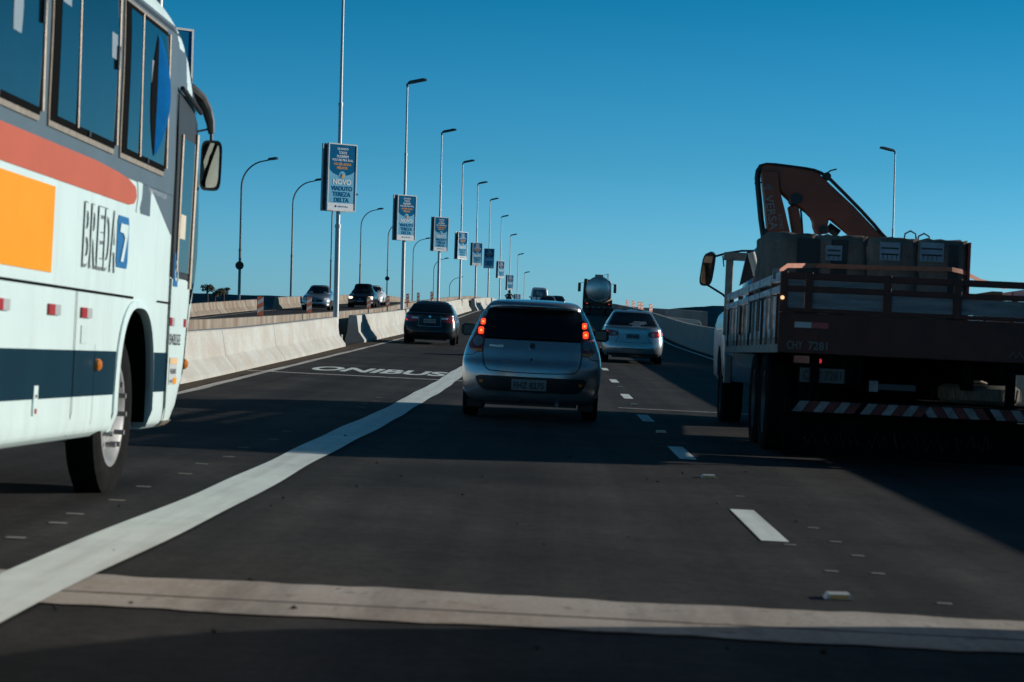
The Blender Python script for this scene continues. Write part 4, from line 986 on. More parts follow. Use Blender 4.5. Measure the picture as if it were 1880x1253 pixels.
    xs = .004
    lgm = mat('letter_grey', (.16, .18, .19), .5)
    for k, ch in enumerate('BREDA'):
        y_ = yl(11.375)+.163*k
        text('operator_letter', ch, lgm, t, (xs, y_, zl(.54)), Y1, Z1, .128, .33, .002, .026, ref=.0)
        text('operator_letter', ch, 'bus_white', t, (xs+.003, y_, zl(.545)), Y1, Z1, .128, .33, .002, .0)
    lg = skin('logo_panel', S, [(zl(.565), yl(12.21), yl(12.47)), (zl(.58), yl(12.19), yl(12.49)), (zl(.85), yl(12.19), yl(12.49)), (zl(.865), yl(12.21), yl(12.47))], 'logo_blue', t, .005, .005, 8, 3)
    z0 = zl(.6); y0 = yl(12.23)
    MB().prism([(0, .17), (.02, .22), (.22, .22), (.22, .17), (.12, .0), (.05, .0), (.14, .14), (.1, .165)], .0055+.002, .0075+.004, lambda a, b_, q_: (q_, y0+a, z0+b_)).build('logo_mark', 'bus_white', lg, smooth=0)
    text('door_lettering', 'BR MOBILIDADE', 'ink', dr, (S(d0+.1, .94, .014)[0], d0+.04, .915), Y1, Z1, .36, .075, .0, .01)
    nb = skin('number_panel', S, [(.655, d0+.07, d0+.32), (.835, d0+.07, d0+.32)], mat('panel_grey', (.50, .52, .52), .5), dr, .014, .006, 2, 3)
    skin('panel_header', S, [(.79, d0+.075, d0+.315), (.828, d0+.075, d0+.315)], mat('panel_peach', (.75, .48, .25), .5), nb, .017, .004, 2, 2)
    skin('panel_corner', S, [(.66, d0+.21, d0+.315), (.70, d0+.21, d0+.315)], 'bus_orange', nb, .017, .004, 2, 2)
    text('panel_number', 'PB-8040', 'ink', nb, (S(d0+.2, .74, .018)[0], d0+.10, .725), Y1, Z1, .19, .035, .0, .01)
    text('panel_text', 'LIMPEZA', 'ink', nb, (S(d0+.2, .68, .018)[0], d0+.085, .668), Y1, Z1, .11, .02, .0, .01)
    text('side_lettering', 'Intermunicipal', mat('letter_pale', (.36, .40, .44), .5), t, (S(yl(13.2), 1.80, .006)[0], yl(12.98), 1.83), Y1, Z1, .55, .055, .0, 0)
    # ---- front wheel
    wl = wheel(t, -.115, ycen-.36, .49, .19, 1, 'bus')
    for k in range(10):
        a = 2*math.pi*k/10
        MB().tube([(.06, .185*math.cos(a), .185*math.sin(a)), (.12, .185*math.cos(a), .185*math.sin(a))], .017, 6).build('wheel_nut', 'rim', wl)
    for x, y in ((-2.31, ycen-.25), (-.19, -8.6), (-2.31, -8.6)): wheel(t, x, y, .50, .28, 1 if x > -1 else -1, 'bus')
    MB().box((-2.0, -10.5, .38), (-.6, ycen-.7, .45)).build('chassis', 'black', t, smooth=0)
    MB().box((-2.0, ycen+.62, .38), (-.6, -.6, .45)).build('chassis', 'black', t, smooth=0)
    MB().box((-2.1, ycen-.34, .42), (-.4, ycen-.16, .58)).build('axle', 'black', t, bevel=.03)
make_bus()

# ================================================================== THE CRANE TRUCK
TR, TF, TU, Trot = frame_from_vp(1089, 648, .046)
TZ = .83 - .046*1.64
T_O = CAM + TR*1.64 + TF*19.1 - TU*(.83+.046*1.64)      # ground below the rear left corner of the bed
def tp(px, py, Y):                                       # pixel at forward distance Y -> truck coordinates
    d_ = C2W @ V(((px-ICX)/FPX, -(py-ICY)/FPX, 1.0)); q = CAM + d_*(Y/d_.dot(TF)) - T_O
    return V((q.dot(TR), q.dot(TF), q.dot(TU)))
M.update(tr_red=mat('truck_rust_red', (0.085, 0.018, 0.009), 0.6, 0, .3, 5, bump=.1), tr_wood=mat('truck_grey_boards', (0.20, 0.21, 0.22), 0.8, 0, .35, 4, stretch=(.5, 1, 6), bump=.3), tr_white=mat('truck_side_boards', (0.60, 0.62, 0.63), 0.7, 0, .35, 5, stretch=(1, .6, 3), bump=.2),
         tr_dirty=mat('truck_skirt', (0.30, 0.25, 0.21), 0.8, 0, .4, 6), crane_red=mat('crane_red', (0.27, 0.050, 0.020), 0.5, 0, .2, 4), cab_blue=mat('cab_pale_blue', (0.10, 0.27, 0.37), 0.35, 0, .08, 3, coat=.4), strap=mat('orange_strap', (0.40, 0.125, 0.065), 0.7, 0, .15, 12),
         cargo=concrete_mat('cargo_concrete', (0.30, 0.235, 0.19), (0.07, 0.058, 0.052), 0.95, True), paper=mat('paper_sheet', (0.20, 0.27, 0.32), .7, 0, .2, 9), hose=mat('hydraulic_hose', (.01, .012, .014), .5), dirty_white=mat('dirty_white_sheeting', (.22, .23, .23), .6, 0, .4, 9), dirty_red=mat('dirty_red_sheeting', (.13, .022, .015), .6, 0, .4, 9), tr_black=mat('truck_chassis_black', (.006, .006, .0065), .95, 0, .3, 8, spec=.04), cargo_dark=mat('cargo_dark_tone', (.035, .035, .037), .9))
def make_truck():
    t = thing('crane_truck', 'dark flatbed truck with red folded crane filling the right edge', 'truck', T_O, Trot)
    L_, W_ = 7.6, 2.55
    zb = 1.02                                           # underside of the bed rim
    # tailgate: frame members and grey boards
    bd = MB().box((0, 0, .985), (W_, .06, 1.345)).build('tail_board', 'tr_red', t, bevel=.006)
    for z0, z1 in ((1.352, 1.388), (1.535, 1.585), (1.645, 1.705)): MB().box((.0, -.012, z0), (W_, .05, z1)).build('tail_rail', 'tr_red', t, bevel=.005)
    for x in (.0, .22, .92, 1.54, 2.17, W_-.07): MB().box((x, -.02, 1.35), (x+.065, .052, 1.712)).build('tail_stake', 'tr_red', t, bevel=.005)
    xs = [.065, .285, .985, 1.605, 2.235, W_-.0]
    for a, b_ in zip(xs, [.22, .92, 1.54, 2.17, W_-.07]):
        MB().box((a+.006, .008, 1.391), (b_-.006, .03, 1.532)).build('board', 'tr_wood', t, smooth=0)
        MB().box((a+.006, .010, 1.589), (b_-.006, .028, 1.642)).build('board', 'tr_wood', t, smooth=0) if a < .9 else None
    MB().tube([(.02, -.03, 1.475), (.02, -.01, 1.475)], .018, 10).build('side_lamp', mat('side_lamp_lit', (.8, .5, .25), .3, emit=1.2, ecol=(1, .6, .3)), t)
    for x0 in (.14, 2.24): 
        MB().box((x0, -.012, 1.215), (x0+.15, -.002, 1.265)).build('reflector_tape', 'refl_white', t, smooth=0)
        MB().box((x0+.155, -.012, 1.215), (x0+.30, -.002, 1.265)).build('reflector_tape', 'refl_red', t, smooth=0)
    text('board_lettering', 'CHY', mat('faded_lettering', (.16, .17, .17), .7), bd, (.08, -.004, 1.02), (1,0,0), (0,0,1), .14, .075, .002, .01)
    text('board_lettering', '7281', MATS['faded_lettering'], bd, (.27, -.004, 1.02), (1,0,0), (0,0,1), .17, .075, .002, .01)
    MB().tube([(2.05+.03*k, -.004, 1.03+(.055 if k % 2 else .0)) for k in range(14)], .006, 5).build('board_lettering', MATS['faded_lettering'], bd)
    # bed: floor, side boards, stakes
    MB().box((.02, .07, 1.10), (W_-.02, L_, 1.20)).build('bed_floor', 'tr_wood', t, smooth=0)
    for x0, sg in ((.0, -1), (W_, 1)):
        a, b_ = (x0, x0+.04) if sg < 0 else (x0-.04, x0)
        MB().box((a, .07, .985), (b_, L_, 1.115)).build('bed_skirt', 'tr_dirty', t, smooth=0)
        nb_ = 13
        for k in range(nb_):
            y0 = .07+(L_-.07)*k/nb_; y1 = .07+(L_-.07)*(k+1)/nb_
            for z0, z1 in ((1.125, 1.25), (1.255, 1.50)):
                MB().box((a+.004, y0+.035, z0), (b_-.004, y1-.012, z1)).build('side_board', 'tr_white', t, smooth=0)
            c = (a-.022) if sg < 0 else b_
            MB().box((c, y0, 1.06), (c+.022, y0+.04, 1.51)).build('side_stake', 'tr_dirty' if k % 3 else 'tr_red', t, smooth=0)
        for z0, z1 in ((1.525, 1.585), (1.63, 1.71)): MB().box((a-.005, .07, z0), (b_+.005, L_, z1)).build('side_rail', 'tr_white', t, smooth=0, bevel=.006)
        for y in (.9, 2.3, 3.8, 5.4, 7.0): MB().box((a-.006, y, 1.2), (b_+.006, y+.07, 1.705)).build('rail_post', 'tr_red', t, smooth=0)
    for y, z in ((3.0, 1.45), (4.5, 1.45)):
        MB().box((-.05, y, 1.18), (-.025, y+.22, 1.50)).build('toolbox_flap', 'black', t, bevel=.01)
    # headboard frame behind the cab
    MB().box((-.03, L_+.05, 1.2), (.06, L_+.13, 2.22)).build('headboard_post', 'tr_dirty', t, bevel=.01)
    MB().box((-.06, L_+.03, 2.14), (W_+.06, L_+.15, 2.24)).build('headboard_beam', 'tr_dirty', t, bevel=.01)
    MB().box((W_-.06, L_+.05, 1.2), (W_+.03, L_+.13, 2.22)).build('headboard_post', 'tr_dirty', t, bevel=.01)
    P = [tp(*p, 25.6) for p in ((1372, 463), (1380, 463), (1392, 505), (1358, 525))]
    MB().prism([(p.x, p.z) for p in P], 6.5, 6.62).build('pillar_plate', 'black', t, smooth=0)
    a_, b_ = tp(1379, 464, 25.4), tp(1390, 506, 25.4)
    MB().tube([a_, b_], .045, 12).build('outrigger_cylinder', mat('cream_paint', (.62, .52, .42), .5), t)
    MB().tube([b_, tp(1384, 530, 25.4)], .035, 10).build('outrigger_leg', 'crane_red', t)
    # chassis and running gear
    for x in (.75, 1.75): MB().box((x-.05, .3, .72), (x+.05, 10.2, .98)).build('chassis_rail', 'tr_black', t, smooth=0)
    for k in range(6): MB().box((.02, .4+1.3*k, .98), (W_-.02, .5+1.3*k, 1.10)).build('cross_member', 'tr_black', t, smooth=0)
    for y in (2.2, 3.5):
        for x, sg in ((.19, -1), (.50, -1), (W_-.50, 1), (W_-.19, 1)): wheel(t, x, y, .50, .27, sg, 'dark')
        MB().tube([(.3, y, .5), (W_-.3, y, .5)], .09, 10).build('axle', 'tr_black', t)
    for x, sg in ((.16, -1), (W_-.16, 1)): wheel(t, x, 8.75, .50, .27, sg, 'dark')
    MB().box((.45, 4.6, .28), (W_-.45, 4.7, 1.09)).build('added_dark_panel', 'tr_black', t, smooth=0)  # added dark panel, blocks the pale view through under the bed
    # rear under-run bar with striped sheeting, lamps, plates, flap
    bz0, bz1 = .455, .575
    bar = MB().box((.10, .10, bz0), (W_-.05, .20, bz1)).build('bumper_bar', 'tr_black', t, bevel=.008)
    xx = .16; k = 0
    while xx < W_-.2:
        mid = xx > 1.25; s_ = -.07 if mid else .07
        MB().prism([(xx, bz0+.012), (xx+.085, bz0+.012), (xx+.085+s_, bz1-.012), (xx+s_, bz1-.012)], .092, .098).build('stripe', 'dirty_white' if k % 2 == 0 else 'dirty_red', bar, smooth=0)
        xx += .093 + (.05 if k % 6 == 5 else 0); k += 1
    for x in (.35, 2.1): MB().box((x-.04, .12, bz1), (x+.04, .18, .98)).build('bar_hanger', 'tr_black', t, smooth=0)
    fl = MB().box((.10, .30, .06), (W_-.05, .315, .44)).build('mud_flap', 'tr_black', t, smooth=0)
    fp = mat('flap_paint', (.020, .027, .025), .7); rs_ = random.Random(4)
    for x_, w_ in ((.30, .12), (.48, .34), (.88, .16), (1.10, .50), (1.66, .36)):   # worn, unreadable brush lettering
        p_ = []; x = x_
        while x < x_+w_: p_.append((x+rs_.uniform(-.008, .008), .293, .15+(rs_.uniform(0, .05) if len(p_) % 2 else rs_.uniform(.08, .17)))); x += .034
        MB().tube(p_, .007, 5).build('flap_lettering', fp, fl)
    pl = MB().box((.22, .14, .73), (.62, .15, .86)).build('licence_plate', mat('plate_dirty', (.10, .10, .10), .7), t, smooth=0)
    text('plate_number', 'CHY 7281', mat('plate_ink', (.03, .03, .03), .7), pl, (.25, .137, .755), (1,0,0), (0,0,1), .34, .08, .001, .01)
    tl = MB().box((.14, .14, .88), (.56, .19, .985)).build('tail_light', 'tr_black', t, bevel=.01)
    MB().lathe([(0, .001), (0, .022), (.01, .022), (.01, .001)], (.39, .132, .925), 'y', 12).build('lamp_lens', mat('dim_red', (.4, .02, .02), .3, emit=.5, ecol=(1, .05, .05)), tl)
    MB().box((.16, .132, .90), (.30, .138, .965)).build('lamp_lens', 'red_lens', tl, smooth=0)
    MB().box((2.0, .14, .88), (2.42, .19, .985)).build('tail_light', 'tr_black', t, bevel=.01)
    MB().box((.92, .28, .69), (1.28, .30, .745)).build('centre_plate', mat('centre_plate', (.07, .075, .08), .7), t, smooth=0)
    MB().box((.86, .272, .67), (.94, .278, .77)).build('warning_patch', 'dirty_white', t, smooth=0)
    # cab
    Bc = Body([(.62, 1.20, 7.75, 10.6, .2, 4, .6, 2.6), (.70, 1.26, 7.75, 10.7, .2, 4, .6, 2.6), (1.25, 1.28, 7.75, 10.7, .2, 4, .6, 2.6), (1.48, 1.24, 7.8, 10.5, .2, 4, .6, 2.6), (1.60, 1.12, 7.95, 10.2, .2, 4, .5, 2.6), (1.66, 1.0, 8.3, 9.8, .2, 4, .4, 2.6), (1.75, .98, 8.35, 9.75, .2, 4, .4, 2.6), (2.25, .94, 8.4, 9.6, .2, 4, .4, 2.6), (2.42, .80, 8.55, 9.4, .3, 3, .4, 2.6), (2.48, .5, 8.7, 9.2, .2, 2.5, .3, 2.5)], xc=W_/2)
    cabm = Bc.mesh('cab', 10, [arch_cut(8.75, .5, .58, -.3, .55), arch_cut(8.75, .5, .58, W_-.55, W_+.3)])
    cb_ = link('cab', cabm, 'cab_blue', t)
    skin('rear_window', rear_fn(Bc), [(1.85, W_/2-.5, W_/2+.5), (2.2, W_/2-.46, W_/2+.46)], 'glass', cb_, .006, .02, 4, 8)
    skin('door_window', side_fn(Bc, -1), [(1.75, 8.7, 9.5), (2.2, 8.75, 9.4)], 'glass', cb_, .006, .02, 4, 6)
    MB().box((.02, 7.78, .60), (.10, 8.05, .95)).build('cab_step', mat('step_grey', (.25, .25, .24), .5), t, bevel=.01)
    MB().box((.04, 7.72, 1.0), (.12, 7.76, 1.12)).build('cab_step', MATS['step_grey'], t, bevel=.01)
    # mirrors on their rods
    Ym = 27.8
    c = tp(1299, 495, Ym); hw, hh = .085, .215; tl_ = .12
    sh = [(hw*math.copysign(abs(math.cos(a))**.6, math.cos(a)), hh*math.copysign(abs(math.sin(a))**.45, math.sin(a))) for a in [2*math.pi*k/24 for k in range(24)]]
    mh = MB().prism(sh, -.03, .05, lambda a, b_, y: (c.x+a+tl_*b_, c.y+y, c.z+b_)).build('side_mirror', 'black', t, smooth=40)
    MB().prism([(a*.85, b_*.9) for a, b_ in sh], -.036, -.031, lambda a, b_, y: (c.x+a+tl_*b_, c.y+y+a*.15, c.z+b_)).build('mirror_glass', 'mirror_refl', mh, smooth=0)
    c2 = tp(1306, 471, Ym)
    rm = MB().lathe([(-.02, .001), (-.02, .05), (.0, .062), (.04, .04), (.05, .001)], c2, 'y', 20, closed=False).build('round_mirror', 'black', t, smooth=40)
    MB().lathe([(-.026, .001), (-.024, .05), (-.021, .05)], c2, 'y', 20, closed=False).build('mirror_glass', 'mirror_refl', rm)
    rod = [tp(1310, 472, Ym), tp(1335, 465, Ym), tp(1362, 461, Ym), tp(1390, 461, Ym), tp(1402, 455, Ym)]
    MB().tube(rod, .014, 8).build('mirror_rod', 'black', t)
    MB().tube([tp(1298, 523, Ym), tp(1327, 541, Ym), tp(1345, 560, Ym)], .014, 8).build('mirror_rod', 'black', t)
    MB().tube([tp(1327, 470, Ym), tp(1329, 490, Ym)], .008, 6).build('mirror_rod', 'black', t)
    # spare wheel carrier shelf
    MB().box((1.45, .32, .575), (W_, 1.4, .60)).build('carrier_shelf', 'tr_black', t, smooth=0)
    return t
make_truck()
# ---- spare tyre lying on the carrier
st = thing('spare_tyre', 'worn tyre lying flat behind the truck bumper', 'tyre', T_O + Trot @ V((1.93, .72, .602)), Trot)
tread = MB(); r_ = .36
tread.lathe([(0, r_*.6), (0, r_*.9), (.03, r_*1.02), (.14, r_*1.02), (.17, r_*.9), (.17, r_*.6)], (0, 0, 0), 'z', 40)
tread.build('tyre_casing', mat('dusty_tyre', (.13, .115, .09), .9, 0, .3, 8, bump=.3), st)
for k in range(40):
    a = 2*math.pi*k/40
    MB().box((r_*1.015, -.014, .03), (r_*1.045, .014, .14)).build('tread_block', MATS['dusty_tyre'], st, smooth=0).rotation_euler = (rad(12)*(1 if k % 2 else -1), 0, a)
rope = thing('rope_coil', 'short pale rope end on top of the spare tyre', 'rope', T_O + Trot @ V((1.86, .62, .785)), Trot)
MB().tube([(-.10, 0, 0), (-.03, .02, .015), (.05, -.01, .02), (.12, .03, .0)], .014, 8).build('rope_strand', mat('rope_tan', (.45, .36, .27), .9), rope)

# ---- cargo on the bed
YC = 21.4
c0 = tp(1405, 520, YC); c1 = tp(1776, 520, YC); ctop = tp(1590, 432, YC).z
cx0, cx1 = c0.x, c1.x
cg = thing('cargo_block', 'rough concrete load with paper sheets strapped across the truck bed', 'cargo', T_O + Trot @ V((cx0, 2.3, 1.20)), Trot)
CH = ctop-1.20; CW = cx1-cx0
nn_ = 4
def lump(w_, d_, h, seed, m, name):
    import bmesh
    bm = bmesh.new(); bmesh.ops.create_cube(bm, size=1.0)
    bmesh.ops.subdivide_edges(bm, edges=bm.edges[:], cuts=7, use_grid_fill=True); rr = random.Random(seed)
    for v in bm.verts:
        p = v.co; q = max(abs(p.x), abs(p.y), abs(p.z))
        e = sorted((abs(p.x), abs(p.y), abs(p.z)))[1]
        k = 1-.035*max(0, (e-.36)/.14)
        v.co = V((p.x*w_*k, p.y*d_*k, p.z*h*k)) + V((rr.uniform(-1, 1), rr.uniform(-1, 1), rr.uniform(-1, 1)))*.014
    me = bpy.data.meshes.new(name); bm.to_mesh(me); bm.free()
    for p in me.polygons: p.use_smooth = True
    return me
for k in range(nn_):
    o = link('slab', lump(CW/nn_+.02, 1.5, CH, k, None, 'slab'), 'cargo', cg); o.location = (CW*(k+.5)/nn_, .75, CH/2); o.rotation_euler = (0, 0, rad(random.uniform(-.6, .6)))
for k, (px0, px1, py0, py1) in enumerate(((1515, 1546, 452, 478), (1614, 1653, 446, 478), (1688, 1733, 447, 480))):
    a = tp(px0, py1, YC) ; b_ = tp(px1, py0, YC); x0, x1, z0, z1 = a.x-cx0, b_.x-cx0, a.z-1.2, b_.z-1.2
    pp = MB().box((x0, -.022, z0), (x1, -.018, z1)).build('paper_sheet', 'paper', cg, smooth=0)
    for j in (1, 2):
        zz = z0+(z1-z0)*j/3
        MB().box((x0+.015, -.026, zz-.008), (x1-.015, -.0225, zz+.008)).build('printed_line', 'cargo_dark', pp, smooth=0)
    for j in range(4): MB().box((x0+.03+.045*j, -.026, z0+.012), (x0+.036+.045*j, -.0225, z0+(z1-z0)*.30)).build('printed_line', 'cargo_dark', pp, smooth=0)
for x0, x1 in ((.30, .52), (.64, .80), (CW-.20, CW-.10)): MB().box((x0, -.020, .10), (x1, -.014, CH-.06)).build('dark_patch', 'cargo_dark', cg, smooth=0)  # flat dark patches laid on the front face of the load
MB().box((CW-.005, -.01, .05), (CW+.02, .07, CH-.03)).build('red_edge_strip', mat('red_edge', (.35, .04, .02), .6), cg, smooth=0)
for a, b_, h in ((1660, 1683, .05), (1685, 1708, .03)):
    p, q = tp(a, 431, YC+.3), tp(b_, 431, YC+.3); m_ = (p+q)/2
    MB().tube([(p.x-cx0, .3, CH-.04), (p.x-cx0+.01, .3, CH+h), (m_.x-cx0, .3, CH+h+.03), (q.x-cx0-.01, .3, CH+h), (q.x-cx0, .3, CH-.04)], .009, 8).build('lifting_loop', 'dark_steel', cg)
stp = thing('cargo_strap', 'faded orange ratchet strap pulled across the load', 'strap', T_O + Trot @ V((0, 2.2, 1.8)), Trot)
pts = [tp(1425, 503, 19.6), tp(1446, 488, 20.6), tp(1500, 488, YC-.12), tp(1620, 492, YC-.12), tp(1748, 495, YC-.12), tp(1766, 499, YC-.05), tp(1800, 516, 21.6), tp(1845, 528, 22)]
b = MB(); off = V((0, 2.2, 1.8))
b.grid([[p-off+V((0, 0, .022)) for p in pts], [p-off+V((0, -.004, -.022)) for p in pts]]); b.grid([[p-off+V((0, .004, .022)) for p in pts], [p-off+V((0, 0, -.022)) for p in pts]])
b.build('strap_web', 'strap', stp)
MB().box(pts[0]-off+V((-.03, -.02, -.05)), pts[0]-off+V((.03, .02, .05))).build('ratchet', 'dark_steel', stp)
lum = thing('red_timber', 'reddish beam lying on the bed behind the right tailgate', 'beam', T_O + Trot @ V((2.2, 3.0, 1.62)), Trot)
MB().prism([(-.05, -.05), (.05, -.05), (.05, .05), (-.05, .05)], -1.5, 1.0).build('beam_body', 'strap', lum)

# ---- folded loader crane behind the cab
crn = thing('loader_crane', 'dark red folded loader crane rising behind the cargo', 'crane', T_O + Trot @ V((.9, 7.0, 1.2)), Trot)
co = V((.9, 7.0, 1.2)); YK = 26.0
def kz(zx, zy): p = tp(1380+zx/6.962, 280+zy/6.962, YK); return (p.x-co.x, p.z-co.z)
arm = [(160,160),(230,157),(500,190),(780,235),(860,275),(925,340),(1300,690),(1620,1030),(1700,1110),(1330,1110),(1230,1030),(1020,855),(985,855),(970,935),(1000,1030),(830,1040),(795,950),(788,880),(760,820),(700,760),(620,700),(500,625),(430,560),(352,482),(335,330),(150,330),(118,240),(125,185)]
MB().prism([kz(*p) for p in arm], -.14, .14).build('boom_arm', 'crane_red', crn, smooth=0, bevel=.02)
leg = [(118,240),(330,250),(352,482),(420,750),(480,1010),(500,1250),(215,1250),(200,1010),(165,640),(140,420)]
MB().prism([kz(*p) for p in leg], -.19, .10).build('crane_leg', 'crane_red', crn, smooth=0, bevel=.015)
ram = [(468,690),(500,680),(590,668),(610,740),(655,1010),(680,1250),(530,1250),(520,1010)]
MB().prism([kz(*p) for p in ram], -.10, .08).build('lift_ram', 'crane_red', crn, smooth=0, bevel=.02)
a = kz(560, 600); MB().tube([(a[0], -.18, a[1]), (a[0], .16, a[1])], .07, 16).build('pivot_pin', 'black', crn)
a = kz(900, 990); MB().tube([(a[0], -.18, a[1]), (a[0], .16, a[1])], .05, 16).build('pivot_pin', 'black', crn)
a, b_ = kz(985, 940), kz(1120, 1040); MB().tube([(a[0], 0, a[1]), (b_[0], 0, b_[1])], .055, 12).build('extension_ram', 'black', crn)
hz = [(160,1140),(140,1000),(120,860),(100,640),(82,450),(72,330),(85,240),(120,185),(190,155),(300,160),(500,185),(700,212),(800,232),(880,262),(950,300),(1010,350),(1200,540),(1400,745),(1560,920),(1660,1040),(1740,1120)]
MB().tube([(kz(*p)[0], -.1, kz(*p)[1]) for p in hz], [.035]*8+[.022]*13, 8).build('hydraulic_hose', 'hose', crn)
MB().tube([(kz(*p)[0], -.12, kz(*p)[1]) for p in ((930, 320), (955, 270), (1010, 235), (1085, 217))], .009, 6).build('loose_hose_end', 'hose', crn)
MB().tube([(kz(*p)[0], -.12, kz(*p)[1]) for p in ((35, 402), (130, 385))], .008, 6).build('hose_clip', 'hose', crn)
a = kz(960, 310); MB().lathe([(-.14, .001), (-.14, .05), (.0, .05), (.0, .001)], (a[0], 0, a[1]), 'y', 14).build('hose_clamp', 'hose', crn)
MB().tube([(kz(*p)[0], -.05, kz(*p)[1]) for p in ((632, 730), (640, 800), (655, 1000), (660, 1100))], .012, 6).build('hydraulic_hose', 'hose', crn)
a = kz(190, 1000); MB().box((a[0]-.06, -.15, a[1]-.14), (a[0]+.05, .05, a[1]+.02)).build('valve_block', 'black', crn)
a, b_ = kz(180, 560), kz(245, 1000)
dirv = (V((b_[0], 0, b_[1]))-V((a[0], 0, a[1]))); ln = dirv.length; dirv.normalize(); up_ = V((0, -1, 0)).cross(dirv)
if up_.x < 0: up_ = -up_
a2 = V((a[0], -.197, a[1]))
text('crane_lettering', 'VERSA', mat('crane_letter', (.26, .26, .25), .6), crn, a2-up_*.02, dirv, up_, ln, .10, .002, .004)
text('crane_lettering', 'AUTEC', MATS['crane_letter'], crn, V((kz(345, 790)[0], -.197, kz(345, 790)[1]))-up_*.02, dirv, up_, ln*.46, .045, .002, .0)
for k in range(3):
    p = kz(185+22*k, 440); MB().tube([(p[0]-.03, -.196, p[1]-.04), (p[0]+.005, -.196, p[1]+.03), (p[0]+.03, -.196, p[1]-.04)], .005, 4).build('crane_emblem', MATS['crane_letter'], crn)

# ================================================================== FAR TRAFFIC
def tanker():
    X, Y = 3.95, 178.0
    t = thing('tanker_truck', 'tanker truck with round steel tank end near the crest', 'truck', rp(X, Y), yaw_pitch(X, Y, .6))
    r_ = 1.02; zc = 2.25
    steel = mat('tank_steel', (.55, .56, .56), .38, .8, .15, 2)
    MB().lathe([(.0-.20, .001), (-.18, .35), (-.10, .75), (.02, .97), (.06, r_), (9.5, r_), (9.6, .001)], (0, 0, zc), 'y', 48, closed=False).build('tank', steel, t, smooth=50)
    MB().lathe([(.03, r_+.004), (.03, r_+.03), (.12, r_+.03), (.12, r_+.004)], (0, 0, zc), 'y', 48).build('tank_band', steel, t)
    MB().box((-.35, .5, zc+r_-.05), (.35, 1.4, zc+r_+.16)).build('hatch_box', 'dark_steel', t, bevel=.03)
    MB().tube([(.75, .3, zc+.75), (.75, .3, zc+1.25), (.75, 6, zc+1.25), (.75, 6, zc+.75)], .025, 8).build('hand_rail', 'dark_steel', t)
    MB().tube([(.45, .3, zc+.9), (.45, .3, zc+1.22), (.75, .3, zc+1.25)], .02, 8).build('hand_rail', 'dark_steel', t)
    MB().box((-1.05, .25, 1.0), (1.05, 9.4, 1.32)).build('tank_cradle', 'black', t, smooth=0)
    MB().box((-.62, .5, .12), (.62, 1.6, .64)).build('added_gap_box', 'black', t, bevel=.05)  # dark box added to fill the bright gap between the wheels
    MB().box((-1.22, -.05, .62), (1.22, .12, .86)).build('bumper', 'black', t, bevel=.02)
    for k in range(10): MB().box((-1.18+.24*k, -.058, .66), (-1.18+.24*k+.12, -.053, .72)).build('stripe', 'refl_white' if k % 2 else 'refl_red', t, smooth=0)
    MB().tube([(.1, .0, 1.22), (.5, -.06, 1.1), (.95, .1, 1.28), (1.05, .3, 1.45)], .05, 8).build('discharge_hose', mat('brass_hose', (.5, .32, .18), .35, .6), t)
    for sg in (-1, 1):
        l = MB().box((sg*.92-.16, .05, .92), (sg*.92+.16, .1, 1.06)).build('tail_light', 'black', t, smooth=0)
        MB().box((sg*.92-.06, .042, .95), (sg*.92+.06, .048, 1.03)).build('lamp_lens', 'red_dim', l, smooth=0)
        for y in (1.0, 2.3, 8.2):
            wheel(t, sg*1.08, y, .5, .3, sg, 'dark')
            if y < 3: wheel(t, sg*.75, y, .5, .28, sg, 'dark')
        MB().box((sg*1.0-.3, .35, .1), (sg*1.0+.3, .37, .62)).build('mud_flap', 'black', t, smooth=0)
        MB().box((sg*1.16-.12, 1.6 if sg > 0 else 1.2, 1.0), (sg*1.16+.06, 3.6, 1.35)).build('mud_guard', 'black', t, bevel=.04)
    cabm = Body([(.6, 1.24, 10, 12.2, .15, 4, .3, 3), (1.5, 1.25, 10, 12.25, .15, 4, .3, 3), (2.6, 1.22, 10, 12.0, .15, 4, .3, 3), (2.95, 1.16, 10, 11.8, .15, 4, .3, 3), (3.05, .95, 10.2, 11.5, .15, 3, .3, 3)]).mesh('cab', 8)
    cb_ = link('cab', cabm, mat('cab_dark', (.035, .035, .04), .4, coat=.4), t)
    MB().box((-1.2, 9.65, 1.3), (-.9, 9.95, 3.1)).build('air_intake', 'black', t, bevel=.03)
    for sg in (-1, 1):
        MB().tube([(sg*1.2, 11.7, 2.75), (sg*1.55, 11.75, 2.72)], .02, 6).build('mirror_rod', 'black', t)
        mh = MB().box((sg*1.58-.13, 11.6, 1.95), (sg*1.58+.13, 11.75, 2.75)).build('side_mirror', 'black', t, bevel=.05)
        MB().box((sg*1.58-.10, 11.585, 2.0), (sg*1.58+.10, 11.595, 2.7)).build('mirror_glass', 'glass', mh, smooth=0)
tanker()
